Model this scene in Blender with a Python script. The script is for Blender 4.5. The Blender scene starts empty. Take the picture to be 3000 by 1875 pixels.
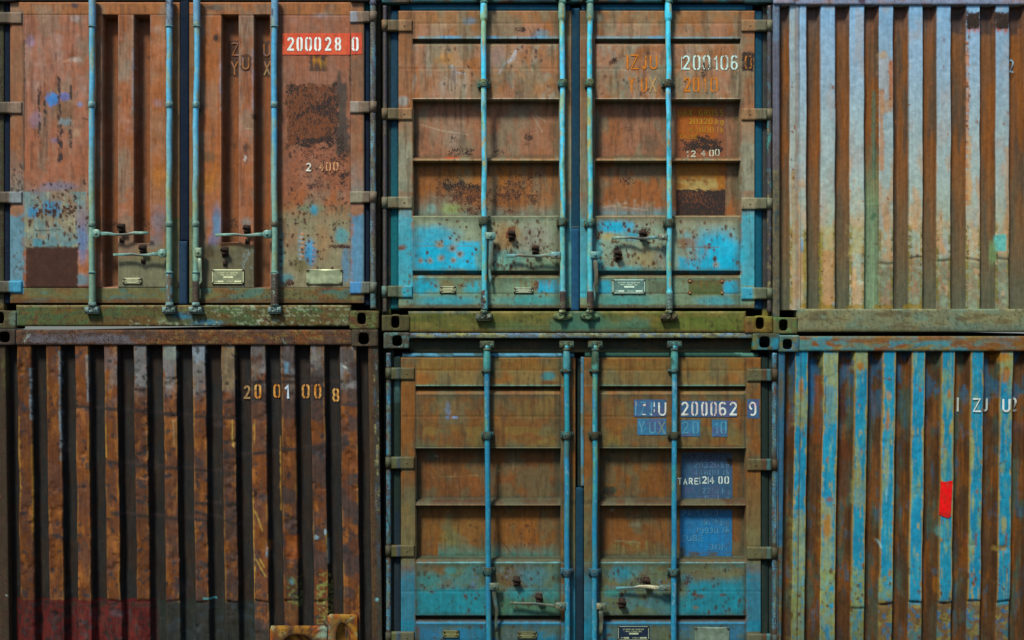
import bpy, math
import numpy as np
from mathutils import Vector

# ------------------------------------------------------------------ camera, sky, sun
S = 0.00213            # metres per unit of the measured wall plan (x right, y down, d depth into the wall)
X0, Y0 = 1500.0, 2000.0
DC = 7.0 / S           # camera distance in plan units
scene = bpy.context.scene
cam = bpy.data.objects.new('camera', bpy.data.cameras.new('camera'))
scene.collection.objects.link(cam)
cam.location = (0.0, -7.0, (Y0 - 937.5) * S)
cam.rotation_euler = (math.radians(90), 0, 0)
cam.data.sensor_width = 36
cam.data.lens = 36 * 7.0 / (3000 * S)
cam.data.clip_end = 500
scene.camera = cam

SUN_EL, SUN_AZ = 54, -30           # azimuth: degrees to the left of the camera's back
w = bpy.data.worlds.new('World'); scene.world = w; w.use_nodes = True
nt = w.node_tree; nt.nodes.clear()
sky = nt.nodes.new('ShaderNodeTexSky'); sky.sky_type = 'NISHITA'; sky.sun_disc = False
sky.sun_elevation = math.radians(SUN_EL); sky.sun_rotation = math.radians(180 - SUN_AZ)
sky.air_density = 1.0; sky.dust_density = 1.5; sky.ozone_density = 2.5
bg = nt.nodes.new('ShaderNodeBackground'); bg.inputs['Strength'].default_value = 0.052
wo = nt.nodes.new('ShaderNodeOutputWorld')
nt.links.new(sky.outputs[0], bg.inputs[0]); nt.links.new(bg.outputs[0], wo.inputs[0])
sl = bpy.data.lights.new('sun', 'SUN'); sl.energy = 1.5; sl.angle = math.radians(10); sl.color = (1.0, .95, .86)
so = bpy.data.objects.new('sun', sl); scene.collection.objects.link(so)
az, el = math.radians(SUN_AZ), math.radians(SUN_EL)
sd = Vector((math.sin(az) * math.cos(el), -math.cos(az) * math.cos(el), math.sin(el)))   # towards the sun
so.rotation_euler = sd.to_track_quat('Z', 'Y').to_euler(); so.location = (-3, -8, 9)
scene.view_settings.view_transform = 'Standard'; scene.view_settings.look = 'None'
scene.view_settings.gamma = 1; scene.view_settings.exposure = 1.44

# ------------------------------------------------------------------ noise and paint helpers (numpy)
rng = np.random.default_rng(7)
TAB = rng.random((16, 128, 128))
def vn(x, y, s):
    T = TAB[s % 16]; xi = np.floor(x).astype(int); yi = np.floor(y).astype(int)
    fx = x - xi; fy = y - yi; fx = fx * fx * (3 - 2 * fx); fy = fy * fy * (3 - 2 * fy)
    xi = (xi + s * 37) % 128; yi = (yi + s * 53) % 128; xj = (xi + 1) % 128; yj = (yi + 1) % 128
    return (T[xi, yi] * (1 - fx) + T[xj, yi] * fx) * (1 - fy) + (T[xi, yj] * (1 - fx) + T[xj, yj] * fx) * fy
def fbm(x, y, s=0, o=4):
    r = 0; a = .5; t = 0
    for k in range(o):
        r = r + a * vn(x * 2 ** k + 11.3 * k, y * 2 ** k + 7.7 * k, s + k); t += a; a *= .55
    return r / t
def sm(a, b, x):
    t = np.clip((x - a) / (b - a + 1e-9), 0, 1); return t * t * (3 - 2 * t)
GAIN = np.array([1.0, 1.07, .97])
def lin(c):
    c = np.array(c, float) / 255
    c = np.where(c <= .04045, c / 12.92, ((c + .055) / 1.055) ** 2.4) * GAIN
    y = c @ np.array([.25, .6, .15]); return np.clip(y + (c - y) * 1.13, .003, .95)
class Paint:
    """colour, rust, orange-rust and grime of every vertex of one part"""
    def __init__(s, X, Y, D):
        s.X, s.Y, s.D = X, Y, D; n = len(X)
        s.C = np.zeros((n, 3)); s.R = np.zeros(n); s.O = np.zeros(n) + .35; s.G = np.zeros(n) + .3; s.k = 0
    def sub(s, x0, x1, y0, y1): return np.nonzero((s.X >= x0) & (s.X <= x1) & (s.Y >= y0) & (s.Y <= y1))[0]
    def seed(s): s.k += 1; return s.k * 3
    def mix(s, i, m, c): s.C[i] += (lin(c) - s.C[i]) * m[:, None]
    def fill(s, c): s.C[:] = lin(c)
    def m_blob(s, cx, cy, rx, ry, soft, wob, ns):
        k = 1 + wob + soft; i = s.sub(cx - rx * k, cx + rx * k, cy - ry * k, cy + ry * k)
        x, y = s.X[i], s.Y[i]; sd = s.seed()
        d = np.hypot((x - cx) / rx, (y - cy) / ry) + wob * 2.4 * (fbm(x / ns, y / ns, sd) - .5)
        return i, 1 - sm(1 - soft, 1 + soft * .6, d)
    def m_rect(s, x0, y0, x1, y1, soft, wob, ns):
        k = wob + soft; i = s.sub(x0 - k, x1 + k, y0 - k, y1 + k); x, y = s.X[i], s.Y[i]; sd = s.seed()
        d = np.minimum(np.minimum(x - x0, x1 - x), np.minimum(y - y0, y1 - y))
        if wob: d = d + wob * 2.4 * (fbm(x / ns, y / ns, sd) - .5)
        return i, sm(-soft / 2, soft / 2, d)
    def blob(s, cx, cy, rx, ry, c, a=1, soft=.5, wob=.35, ns=22): i, m = s.m_blob(cx, cy, rx, ry, soft, wob, ns); s.mix(i, m * a, c)
    def rect(s, x0, y0, x1, y1, c, a=1, soft=4, wob=0, ns=14): i, m = s.m_rect(x0, y0, x1, y1, soft, wob, ns); s.mix(i, m * a, c)
    def rust(s, cx, cy, rx, ry, a=.8, o=.4, soft=.8, wob=.4, ns=16):
        i, m = s.m_blob(cx, cy, rx, ry, soft, wob, ns); s.R[i] = np.maximum(s.R[i], m * a); s.O[i] += (o - s.O[i]) * (m > .1)
    def rustrect(s, x0, y0, x1, y1, a=.8, o=.4, soft=6, wob=4, ns=10):
        i, m = s.m_rect(x0, y0, x1, y1, soft, wob, ns); s.R[i] = np.maximum(s.R[i], m * a); s.O[i] += (o - s.O[i]) * (m > .1)
    def patches(s, c, sx, sy, thr=.55, soft=.08, a=1, r=None, gmask=None):
        i = s.sub(*(r or (-1e9, 1e9, -1e9, 1e9))); x, y = s.X[i], s.Y[i]; m = sm(thr - soft, thr + soft, fbm(x / sx, y / sy, s.seed())) * a
        if gmask is not None: m = m * gmask[i]
        s.mix(i, m, c)
    def grad(s, y0, y1, c, a0=0, a1=1, wob=10, ns=40, x0=-1e9, x1=1e9, ymax=1e9):
        i = s.sub(x0, x1, -1e9, 1e9); x, y = s.X[i], s.Y[i]
        yy = y + wob * 2.4 * (fbm(x / ns, y / ns, s.seed()) - .5); t = np.clip((yy - y0) / (y1 - y0), 0, 1)
        m = a0 + (a1 - a0) * t; m = m * (y >= min(y0, y1) - wob) * (y <= ymax); s.mix(i, m, c)
    def drips(s, x0, x1, y0, y1, n, c, a=.6, w=4, L=60, rust=0):
        r = np.random.default_rng(int(x0 + y0) + n)
        for _ in range(n):
            cx = r.uniform(x0, x1); cy = r.uniform(y0, y1); l = L * r.uniform(.3, 1.2); ww = w * r.uniform(.5, 1.3)
            i = s.sub(cx - 3 * ww, cx + 3 * ww, cy - 4, cy + l)
            if not len(i): continue
            x, y = s.X[i], s.Y[i]; t = np.clip((y - cy) / l, 0, 1)
            m = np.exp(-((x - cx + 1.5 * np.sin(y / 9 + cx)) / (ww * (1 - .6 * t))) ** 2) * (1 - t) * sm(cy - 4, cy, y)
            s.mix(i, m * a * r.uniform(.5, 1), c)
            if rust: s.R[i] = np.maximum(s.R[i], m * rust)
    def spots(s, x0, x1, y0, y1, n, c, r0=2, r1=6, a=1, asp=1.3, rust=0):
        r = np.random.default_rng(int(x0 * 3 + y0) + n)
        for _ in range(n):
            cx = r.uniform(x0, x1); cy = r.uniform(y0, y1); q = r0 + (r1 - r0) * r.random() ** 2.5; qy = q * asp * r.uniform(.7, 1.4)
            i, m = s.m_blob(cx, cy, q, qy, .4, .5, max(q, 3)); s.mix(i, m * a, c)
            if rust: s.R[i] = np.maximum(s.R[i], m * rust)
    def line(s, x0, y0, x1, y1, c, w=1.8, a=.7):
        i = s.sub(min(x0, x1) - w * 2, max(x0, x1) + w * 2, min(y0, y1) - w * 2, max(y0, y1) + w * 2)
        if not len(i): return
        x, y = s.X[i], s.Y[i]; dx, dy = x1 - x0, y1 - y0; L2 = dx * dx + dy * dy
        t = np.clip(((x - x0) * dx + (y - y0) * dy) / L2, 0, 1)
        d = np.hypot(x - x0 - t * dx, y - y0 - t * dy); s.mix(i, np.exp(-(d / w) ** 2) * a, c)
    def vary(s, a=.12, sx=30, sy=60):
        f = 1 + a * 3 * (fbm(s.X / sx, s.Y / sy, s.seed()) - .5); s.C *= f[:, None]

# ------------------------------------------------------------------ materials
def N(t, k, **kw):
    n = t.nodes.new(k)
    for a, b in kw.items(): setattr(n, a, b)
    return n
def steel(name, rough=.62, spec=.22, bump=.35, streak=.5, metal=0.0, rustk=1.0):
    m = bpy.data.materials.new(name); m.use_nodes = True; t = m.node_tree; t.nodes.clear(); L = t.links.new
    out = N(t, 'ShaderNodeOutputMaterial'); b = N(t, 'ShaderNodeBsdfPrincipled'); L(b.outputs[0], out.inputs[0])
    col = N(t, 'ShaderNodeAttribute', attribute_name='paint'); wr = N(t, 'ShaderNodeAttribute', attribute_name='wear')
    sep = N(t, 'ShaderNodeSeparateColor'); L(wr.outputs['Color'], sep.inputs[0])
    R, O, G = sep.outputs[0], sep.outputs[1], sep.outputs[2]
    geo = N(t, 'ShaderNodeNewGeometry')
    def noise(scale, detail, stretch=None, rough_=.6):
        n = N(t, 'ShaderNodeTexNoise'); n.inputs['Scale'].default_value = scale; n.inputs['Detail'].default_value = detail; n.inputs['Roughness'].default_value = rough_
        if stretch:
            mp = N(t, 'ShaderNodeMapping'); mp.inputs['Scale'].default_value = stretch; L(geo.outputs['Position'], mp.inputs[0]); L(mp.outputs[0], n.inputs[0])
        else: L(geo.outputs['Position'], n.inputs[0])
        return n.outputs[0]
    def mth(op, a, b=None, c=None):
        n = N(t, 'ShaderNodeMath', operation=op)
        for k, v in enumerate((a, b, c)):
            if v is None: continue
            if isinstance(v, (int, float)): n.inputs[k].default_value = v
            else: L(v, n.inputs[k])
        return n.outputs[0]
    def rng_(v, a, b2, c=0., d=1.):
        n = N(t, 'ShaderNodeMapRange', interpolation_type='SMOOTHSTEP')
        L(v, n.inputs[0]); n.inputs[1].default_value = a; n.inputs[2].default_value = b2; n.inputs[3].default_value = c; n.inputs[4].default_value = d
        return n.outputs[0]
    def mixc(f, a, b2, mode='MIX'):
        n = N(t, 'ShaderNodeMix', data_type='RGBA', blend_type=mode)
        if isinstance(f, (int, float)): n.inputs[0].default_value = f
        else: L(f, n.inputs[0])
        for k, v in ((6, a), (7, b2)):
            if isinstance(v, tuple): n.inputs[k].default_value = (*v, 1)
            else: L(v, n.inputs[k])
        return n.outputs[2]
    n1 = noise(38, 6); n2 = noise(1, 5, (75, 75, 5)); n3 = noise(130, 4, None, .6); n4 = noise(24, 3); n5 = noise(320, 3)
    f = mth('ADD', rng_(n1, .25, .75, -.17, .17), 1.0)
    f = mth('ADD', f, mth('MULTIPLY', rng_(n2, .25, .75, -.38, .30), mth('MULTIPLY', G, streak * 1.6)))
    sc = N(t, 'ShaderNodeVectorMath', operation='SCALE'); L(col.outputs['Color'], sc.inputs[0]); L(f, sc.inputs['Scale'])
    c = sc.outputs[0]
    # grime settling in streaks
    c = mixc(mth('MULTIPLY', rng_(noise(1, 6, (30, 30, 4)), .52, .72), mth('MULTIPLY', G, .55)), c, (.075, .07, .042))
    # rust: speckles that merge as the wear value grows
    v = mth('ADD', mth('ADD', mth('MULTIPLY', n3, .55), mth('MULTIPLY', n5, .30)), mth('ADD', mth('MULTIPLY', n4, .30), mth('MULTIPLY', R, .42 * rustk)))
    halo = mth('MULTIPLY', rng_(v, .71, .78), .38)
    c = mixc(halo, c, (.125, .055, .022))
    core = rng_(v, .765, .80)
    rc = mixc(rng_(mth('ADD', mth('ADD', mth('MULTIPLY', noise(110, 4, (1, 1, .45)), .7), mth('MULTIPLY', n5, .3)), mth('MULTIPLY', O, .22)), .58, .76), (.034, .026, .022), (.19, .066, .026))
    c = mixc(core, c, rc)
    L(c, b.inputs['Base Color'])
    b.inputs['Metallic'].default_value = metal; b.inputs['Specular IOR Level'].default_value = spec
    L(mth('ADD', mth('ADD', mth('MULTIPLY', core, .3), rough - .08), mth('MULTIPLY', n1, .16)), b.inputs['Roughness'])
    bp = N(t, 'ShaderNodeBump'); bp.inputs['Strength'].default_value = bump; bp.inputs['Distance'].default_value = .004
    hh = mth('ADD', mth('MULTIPLY', n1, .5), mth('ADD', mth('MULTIPLY', core, mth('MULTIPLY', n5, 1.1)), mth('MULTIPLY', noise(6, 3), 1.6)))
    L(hh, bp.inputs['Height']); L(bp.outputs[0], b.inputs['Normal'])
    return m
M_PANEL = steel('weathered_painted_steel')
M_CORR = steel('weathered_corrugated_steel', rough=.7, spec=.14, streak=.8)
M_BAR = steel('painted_bar_steel', rough=.42, spec=.5, bump=.2, streak=.4)
M_RUST = steel('rusty_cast_steel', rough=.75, spec=.2, bump=.8)
M_RUBBER = steel('old_rubber', rough=.85, spec=.06, bump=.15, streak=.2, rustk=.2)
M_PLATE = steel('stamped_metal_plate', rough=.4, spec=.6, bump=.12, streak=.2, metal=.35, rustk=.6)
M_LETTER = steel('stencilled_paint', rough=.65, spec=.25, bump=.2, streak=.3)

# ------------------------------------------------------------------ mesh builder, all in plan units (x, y down, depth)
class MB:
    def __init__(s): s.V = []; s.n = 0; s.Q = []; s.P = []; s.smooth = False
    def add(s, V, Q=None, P=None):
        V = np.asarray(V, float).reshape(-1, 3); o = s.n; s.V.append(V); s.n += len(V)
        if Q is not None and len(Q): s.Q.append(np.asarray(Q, int).reshape(-1, 4) + o)
        for p in (P or []): s.P.append([int(k) + o for k in p])
        return s
    def grid(s, xs, ys, dep, back=None):
        xs = np.asarray(xs, float); ys = np.asarray(ys, float); X, Y = np.meshgrid(xs, ys)
        D = dep if isinstance(dep, np.ndarray) else (dep(X, Y) if callable(dep) else np.full(X.shape, float(dep)))
        nx, ny = len(xs), len(ys); I = np.arange(nx * ny).reshape(ny, nx)
        Q = np.stack([I[:-1, :-1], I[1:, :-1], I[1:, 1:], I[:-1, 1:]], -1).reshape(-1, 4)
        P = [[I[0, 0], I[0, -1], I[-1, -1], I[-1, 0]]] if back else None
        return s.add(np.stack([X, Y, D], -1), Q, P)
    def slab(s, x0, y0, x1, y1, d0, d1, c=1.5, step=0, dep=None):
        """plate with chamfered front edges; d0 front depth, d1 back depth; dep(X,Y) adds relief to the front"""
        def ax(a, b):
            n = max(1, int(round((b - a - 2 * c) / step))) if step else 1
            return np.concatenate([[a, a], np.linspace(a + c, b - c, n + 1), [b, b]])
        xs, ys = ax(x0, x1), ax(y0, y1); X, Y = np.meshgrid(xs, ys)
        D = np.full(X.shape, float(d0))
        if dep: D = D + dep(X, Y)
        D[1, :] = D[-2, :] = np.maximum(D[1, :], d0 + c); D[:, 1] = D[:, -2] = np.maximum(D[:, 1], d0 + c)
        D[0, :] = D[-1, :] = d1; D[:, 0] = D[:, -1] = d1
        return s.grid(xs, ys, D, back=True)
    def tube(s, path, r, n=14, step=0, cap=True):
        path = np.asarray(path, float); r = np.broadcast_to(np.asarray(r, float), (len(path),)).copy()
        if step:
            pp, rr = [path[0]], [r[0]]
            for a, b, ra, rb in zip(path[:-1], path[1:], r[:-1], r[1:]):
                k = max(1, int(np.linalg.norm(b - a) / step))
                for q in range(1, k + 1): pp.append(a + (b - a) * q / k); rr.append(ra + (rb - ra) * q / k)
            path, r = np.array(pp), np.array(rr)
        T = np.gradient(path, axis=0); T /= np.linalg.norm(T, axis=1)[:, None] + 1e-9
        ref = np.array([0, 0, 1.]) if abs(T[0][2]) < .8 else np.array([0, 1., 0])
        U = np.cross(T, ref); U /= np.linalg.norm(U, axis=1)[:, None] + 1e-9; W = np.cross(U, T)
        a = np.linspace(0, 2 * np.pi, n, endpoint=False)
        V = path[:, None] + r[:, None, None] * (np.cos(a)[None, :, None] * U[:, None] + np.sin(a)[None, :, None] * W[:, None])
        m = len(path); I = np.arange(m * n).reshape(m, n); J = np.roll(I, -1, 1)
        Q = np.stack([I[:-1], I[1:], J[1:], J[:-1]], -1).reshape(-1, 4)
        return s.add(V, Q, [list(I[0]), list(I[-1][::-1])] if cap else None)
    def bar(s, path, hw, ht):
        """flat bar: half width hw in the wall plane, half thickness ht in depth"""
        path = np.asarray(path, float); hw = np.broadcast_to(np.asarray(hw, float), (len(path),))
        T = np.gradient(path, axis=0); T /= np.linalg.norm(T, axis=1)[:, None]
        U = np.stack([-T[:, 1], T[:, 0], 0 * T[:, 0]], -1); U /= np.linalg.norm(U, axis=1)[:, None] + 1e-9
        c = [(1, .6), (.7, 1), (-.7, 1), (-1, .6), (-1, -.6), (-.7, -1), (.7, -1), (1, -.6)]
        V = np.stack([path + U * (hw * a)[:, None] + np.array([0, 0, b * ht]) for a, b in c], 1); m = len(path); n = 8
        I = np.arange(m * n).reshape(m, n); J = np.roll(I, -1, 1)
        return s.add(V, np.stack([I[:-1], J[:-1], J[1:], I[1:]], -1).reshape(-1, 4), [list(I[0][::-1]), list(I[-1])])
    def disc(s, cx, cy, r, d0, d1, n=12, c=.8, ry=None):
        ry = ry or r; a = np.linspace(0, 2 * np.pi, n, endpoint=False); V = []
        for q, d in ((r, d1), (r, d0 + c), (max(r - c, .3), d0)):
            V += [(cx + q * math.cos(t), cy - q * ry / r * math.sin(t), d) for t in a]
        I = np.arange(3 * n).reshape(3, n); J = np.roll(I, -1, 1)
        return s.add(V, np.stack([I[:-1], J[:-1], J[1:], I[1:]], -1).reshape(-1, 4), [list(I[2]), list(I[0][::-1])])
    def casting(s, x0, y0, x1, y1, hx0, hy0, hx1, hy1, d0=0, d1=60, n=64, pw=3.2):
        cx, cy = (hx0 + hx1) / 2, (hy0 + hy1) / 2; hx, hy = (hx1 - hx0) / 2, (hy1 - hy0) / 2
        a = np.linspace(0, 2 * np.pi, n, endpoint=False); ca, sa = np.cos(a), -np.sin(a)
        k = (np.abs(ca) ** pw + np.abs(sa) ** pw) ** (-1 / pw)
        def hole(g): return cx + hx * g * k * ca, cy + hy * g * k * sa
        def outer(ins):
            tx = np.where(ca > 0, (x1 - ins - cx) / np.maximum(ca, 1e-6), (x0 + ins - cx) / np.minimum(ca, -1e-6))
            ty = np.where(sa > 0, (y1 - ins - cy) / np.maximum(sa, 1e-6), (y0 + ins - cy) / np.minimum(sa, -1e-6))
            t = np.minimum(tx, ty); return cx + t * ca, cy + t * sa
        rings = []
        for ins, d in ((0, d1), (0, d0 + 2), (1.5, d0)): x, y = outer(ins); rings.append(np.stack([x, y, np.full(n, float(d))], -1))
        ox, oy = outer(1.5); hx_, hy_ = hole(1.0)
        for f in (.35, .7, 1.0): rings.append(np.stack([ox + (hx_ - ox) * f, oy + (hy_ - oy) * f, np.full(n, float(d0))], -1))
        for g, d in ((.95, d0 + 1.5), (.95, d0 + 6), (1.25, d0 + 7), (1.25, d0 + 55)): x, y = hole(g); rings.append(np.stack([x, y, np.full(n, float(d))], -1))
        m = len(rings); I = np.arange(m * n).reshape(m, n); J = np.roll(I, -1, 1)
        return s.add(np.concatenate(rings), np.stack([I[:-1], J[:-1], J[1:], I[1:]], -1).reshape(-1, 4), [list(I[-1]), list(I[0][::-1])])
    def shift(s, cx, cy, d):
        """place by apparent position: a part standing proud of the wall by -d looks displaced outwards"""
        dx = (cx - 1500) * d / DC; dy = (cy - 937.5) * d / DC
        s.V = [v + np.array([dx, dy, 0]) for v in s.V]; s.off = (dx, dy); return s

class Box:                                   # one container: its empty and its racking
    def __init__(s, label, x0, x1, ybot, rack=0, group='six stacked shipping containers'):
        s.rack = rack; s.name = 'shipping_container'
        s.loc = np.array([((x0 + x1) / 2 - X0) * S, 0, (Y0 - ybot) * S])
        e = bpy.data.objects.new(s.name, None); scene.collection.objects.link(e); e.location = s.loc; e.empty_display_size = .3
        e['label'] = label; e['category'] = 'container'; e['group'] = group; s.root = e
def build(mb, box, name, mat, paint, parent=None, label=None, flat=True, rig=True, warp=None):
    V = np.concatenate(mb.V); P = Paint(V[:, 0].copy(), V[:, 1].copy(), V[:, 2].copy())
    if hasattr(mb, 'off'): P.X -= mb.off[0]; P.Y -= mb.off[1]
    paint(P)
    if warp: V = warp(V)
    W = np.empty_like(V); W[:, 0] = (V[:, 0] + (box.rack if rig else 0) * np.clip((V[:, 1] - 1000) / 875, 0, 2) - X0) * S
    W[:, 1] = V[:, 2] * S; W[:, 2] = (Y0 - V[:, 1]) * S; W -= box.loc
    me = bpy.data.meshes.new(name)
    Q = np.concatenate(mb.Q) if mb.Q else np.zeros((0, 4), int)
    lt = np.concatenate([np.full(len(Q), 4), np.array([len(p) for p in mb.P], int)]).astype(np.int32)
    li = np.concatenate([Q.ravel()] + [np.array(p) for p in mb.P]).astype(np.int32)
    me.vertices.add(len(W)); me.vertices.foreach_set('co', W.astype(np.float32).ravel())
    me.loops.add(len(li)); me.loops.foreach_set('vertex_index', li)
    me.polygons.add(len(lt)); ls = np.concatenate([[0], np.cumsum(lt)[:-1]]).astype(np.int32)
    me.polygons.foreach_set('loop_start', ls); me.polygons.foreach_set('loop_total', lt)
    if not flat: me.polygons.foreach_set('use_smooth', np.ones(len(lt), bool))
    me.update(calc_edges=True); me.validate()
    for nm, A in (('paint', np.clip(P.C, .004, .95)), ('wear', np.stack([P.R, P.O, P.G], -1))):
        at = me.attributes.new(nm, 'FLOAT_COLOR', 'POINT')
        at.data.foreach_set('color', np.concatenate([A, np.ones((len(A), 1))], 1).astype(np.float32).ravel())
    me.materials.append(mat)
    o = bpy.data.objects.new(name, me); scene.collection.objects.link(o)
    o.parent = parent if parent is not None else box.root
    if label: o['label'] = label
    return o
def flatp(c, R=.1, O=.4, G=.3, v=.1):
    def f(P): P.fill(c); P.R[:] = R; P.O[:] = O; P.G[:] = G; P.vary(v, 14, 30)
    return f

# ------------------------------------------------------------------ stencil letters
A_ = lambda cx, cy, rx, ry, a0, a1, n=7: [(cx + rx * math.cos(math.radians(a0 + (a1 - a0) * k / n)), cy + ry * math.sin(math.radians(a0 + (a1 - a0) * k / n))) for k in range(n + 1)]
_O = [[(.38, 1)] + A_(.38, .8, .38, .2, 90, 180) + A_(.38, .2, .38, .2, 180, 270) , [(.62, 0)] + A_(.62, .2, .38, .2, -90, 0) + A_(.62, .8, .38, .2, 0, 90)]
GL = {'0': _O, 'O': _O, '1': [[(.15, .78), (.6, 1), (.6, 0)]], 'I': [[(.5, 1), (.5, 0)]],
 '2': [A_(.5, .74, .5, .26, 170, -30) + [(.02, 0)], [(0, .04), (1, .04)]],
 '3': [A_(.45, .76, .45, .24, 160, -80) , A_(.45, .26, .5, .26, 80, -160)],
 '4': [[(.75, 0), (.75, 1), (0, .3), (1, .3)]],
 '6': [[(.95, .85)] + A_(.5, .75, .5, .25, 40, 180) + A_(.5, .28, .5, .28, 180, 262), A_(.5, .28, .5, .28, -82, 165)],
 '7': [[(0, 1), (1, 1), (.35, 0)]], '5': [[(1, 1), (.1, 1), (.05, .58)] + A_(.45, .32, .5, .32, 110, -150)],
 '8': [A_(.42, .76, .4, .24, 95, 265) , A_(.58, .76, .4, .24, 85, -85), A_(.42, .25, .42, .25, 95, 265), A_(.58, .25, .42, .25, 85, -85)],
 '9': [A_(.5, .72, .5, .28, -15, 255), [(1, .72)] + A_(.5, .28, .5, .28, 0, -130)],
 'Z': [[(0, 1), (1, 1), (0, 0), (1, 0)]], 'J': [[(.9, 1), (.9, .25)] + A_(.5, .22, .4, .22, 0, -170)],
 'U': [[(0, 1), (0, .25)] + A_(.5, .25, .5, .25, 180, 360) + [(1, .25), (1, 1)]],
 'Y': [[(0, 1), (.5, .5), (.5, 0)], [(1, 1), (.5, .5)]], 'X': [[(0, 1), (1, 0)], [(1, 1), (0, 0)]],
 'M': [[(0, 0), (0, 1), (.5, .4), (1, 1), (1, 0)]], 'A': [[(0, 0), (.5, 1), (1, 0)], [(.2, .32), (.8, .32)]],
 'G': [[(1, .85)] + A_(.5, .8, .5, .2, 30, 180) + A_(.5, .2, .5, .2, 180, 360) + [(1, .45), (.6, .45)]],
 'R': [[(0, 0), (0, 1), (.6, 1)] + A_(.6, .76, .38, .24, 90, -90) + [(0, .52)], [(.5, .52), (1, 0)]],
 'S': [A_(.5, .76, .48, .24, 30, 270) + A_(.5, .26, .5, .26, 90, -150)],
 'T': [[(0, 1), (1, 1)], [(.5, 1), (.5, 0)]], 'E': [[(1, 1), (0, 1), (0, 0), (1, 0)], [(0, .5), (.8, .5)]],
 'P': [[(0, 0), (0, 1), (.6, 1)] + A_(.6, .75, .38, .25, 90, -90) + [(0, .5)]],
 'L': [[(0, 1), (0, 0), (1, 0)]], 'D': [[(.05, 0), (.05, 1), (.5, 1)] + A_(.5, .7, .5, .3, 90, 0) + A_(.5, .3, .5, .3, 0, -90) + [(.05, 0)]],
 'C': [A_(.5, .78, .5, .22, 30, 180) + A_(.5, .22, .5, .22, 180, 330)],
 'B': [[(0, 0), (0, 1), (.55, 1)] + A_(.55, .77, .4, .23, 90, -90) + [(0, .54)], [(.55, .54)] + A_(.55, .27, .45, .27, 90, -90) + [(0, 0)]],
 'k': [[(0, 1), (0, 0)], [(.85, .62), (0, .28), (.9, 0)]], 'g': [A_(.45, .35, .45, .3, 0, 360, 12), [(.92, .65), (.92, -.1)] + A_(.5, -.1, .42, .2, 0, -160)],
 'l': [[(.4, 1), (.4, 0)]], 'b': [[(0, 1), (0, 0)], A_(.5, .32, .45, .32, 180, -180, 12)],
 'V': [[(0, 1), (.5, 0), (1, 1)]], 'F': [[(1, 1), (0, 1), (0, 0)], [(0, .52), (.8, .52)]], 'N': [[(0, 0), (0, 1), (1, 0), (1, 1)]]}
def glyph(mb, ch, x0, x1, y0, y1, t, d):
    """one character in the box x0..x1, y0(top)..y1(bottom), stroke t"""
    for k, st in enumerate(GL[ch]):
        p = np.array([(x0 + t / 2 + (x1 - x0 - t) * a, y1 - t / 2 - (y1 - y0 - t) * b) for a, b in st])
        keep = [0] + [i for i in range(1, len(p)) if np.hypot(*(p[i] - p[i - 1])) > .4]; p = p[keep]
        e = np.diff(p, axis=0); e /= np.hypot(e[:, 0], e[:, 1])[:, None]
        q = [p[0] - e[0] * t * .45 * (len(st) < 6)]; nn = [e[0]]
        for i in range(1, len(p) - 1):
            m = e[i - 1] + e[i]; l = np.hypot(*m); m = m / max(l, .6); nn.append(m / max(.55, np.hypot(*m))); q.append(p[i])
        nn.append(e[-1]); q.append(p[-1] + e[-1] * t * .45 * (len(st) < 6)); q = np.array(q); nn = np.array(nn)
        nx = np.stack([-nn[:, 1], nn[:, 0]], -1) * t / 2; dd = d - .12 * k
        m = len(q); V = np.concatenate([np.c_[q + nx, np.full(m, dd)], np.c_[q - nx, np.full(m, dd)]])
        Q = [(i, i + 1, m + i + 1, m + i) for i in range(m - 1)]
        mb.add(V, Q)
def word(mb, txt, x0, x1, y0, y1, t, d, gap=.35):
    n = len(txt); cw = (x1 - x0) / (n + gap * (n - 1))
    for i, ch in enumerate(txt):
        if ch == ' ': continue
        a = x0 + i * cw * (1 + gap); glyph(mb, ch, a, a + cw, y0, y1, t, d)

# ------------------------------------------------------------------ shared container parts
def axis(a, b, step, bps=()):
    v = list(np.arange(a, b, step)) + [b]
    for p, q in bps:
        v += [p, q]
    return np.unique(np.round(np.array([t for t in v if a <= t <= b]), 3))
def shell(box, x0, x1, ytop, ybot, front, col):
    """side walls, roof, floor and far end of the container, 6.06 m deep"""
    L = 6.06 / S
    def corr_side(x, sgn):
        z = np.arange(front, L, 24.0); prof = np.where((np.arange(len(z)) // 2) % 2 == 0, 0.0, 14.0) * sgn
        ys = np.array([ytop + 8, ybot - 8]); I = np.arange(2 * len(z)).reshape(2, -1)
        V = [(x + p, y, q) for y in ys for p, q in zip(prof, z)]
        return MB().add(V, np.stack([I[:-1, :-1], I[1:, :-1], I[1:, 1:], I[:-1, 1:]], -1).reshape(-1, 4))
    fp = flatp(col, .35, .4, .5)
    build(corr_side(x0 + 4, 1), box, 'side_wall', M_CORR, fp); build(corr_side(x1 - 4, -1), box, 'side_wall', M_CORR, fp)
    def hz(y0, y1, d0): m = MB(); m.slab(x0 + 4, y0, x1 - 4, y1, d0, L, 1.5); return m
    build(hz(ytop + 3, ytop + 16, front + 62), box, 'roof', M_CORR, fp)
    build(hz(ybot - 40, ybot - 10, front + 62), box, 'floor', M_CORR, fp)
    m = MB(); m.slab(x0 + 2, ytop - 3, x1 - 2, ybot + 3, L, L + 20, 2); build(m, box, 'rear_wall', M_CORR, fp)  # rear wall stretched past top and bottom to block sky in the gaps
def cast4(box, pts, painter):
    for (a, b, c, d, h) in pts:
        m = MB(); m.casting(a, b, c, d, *h, d0=-4); build(m, box, 'corner_casting', M_RUST, painter)
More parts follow.
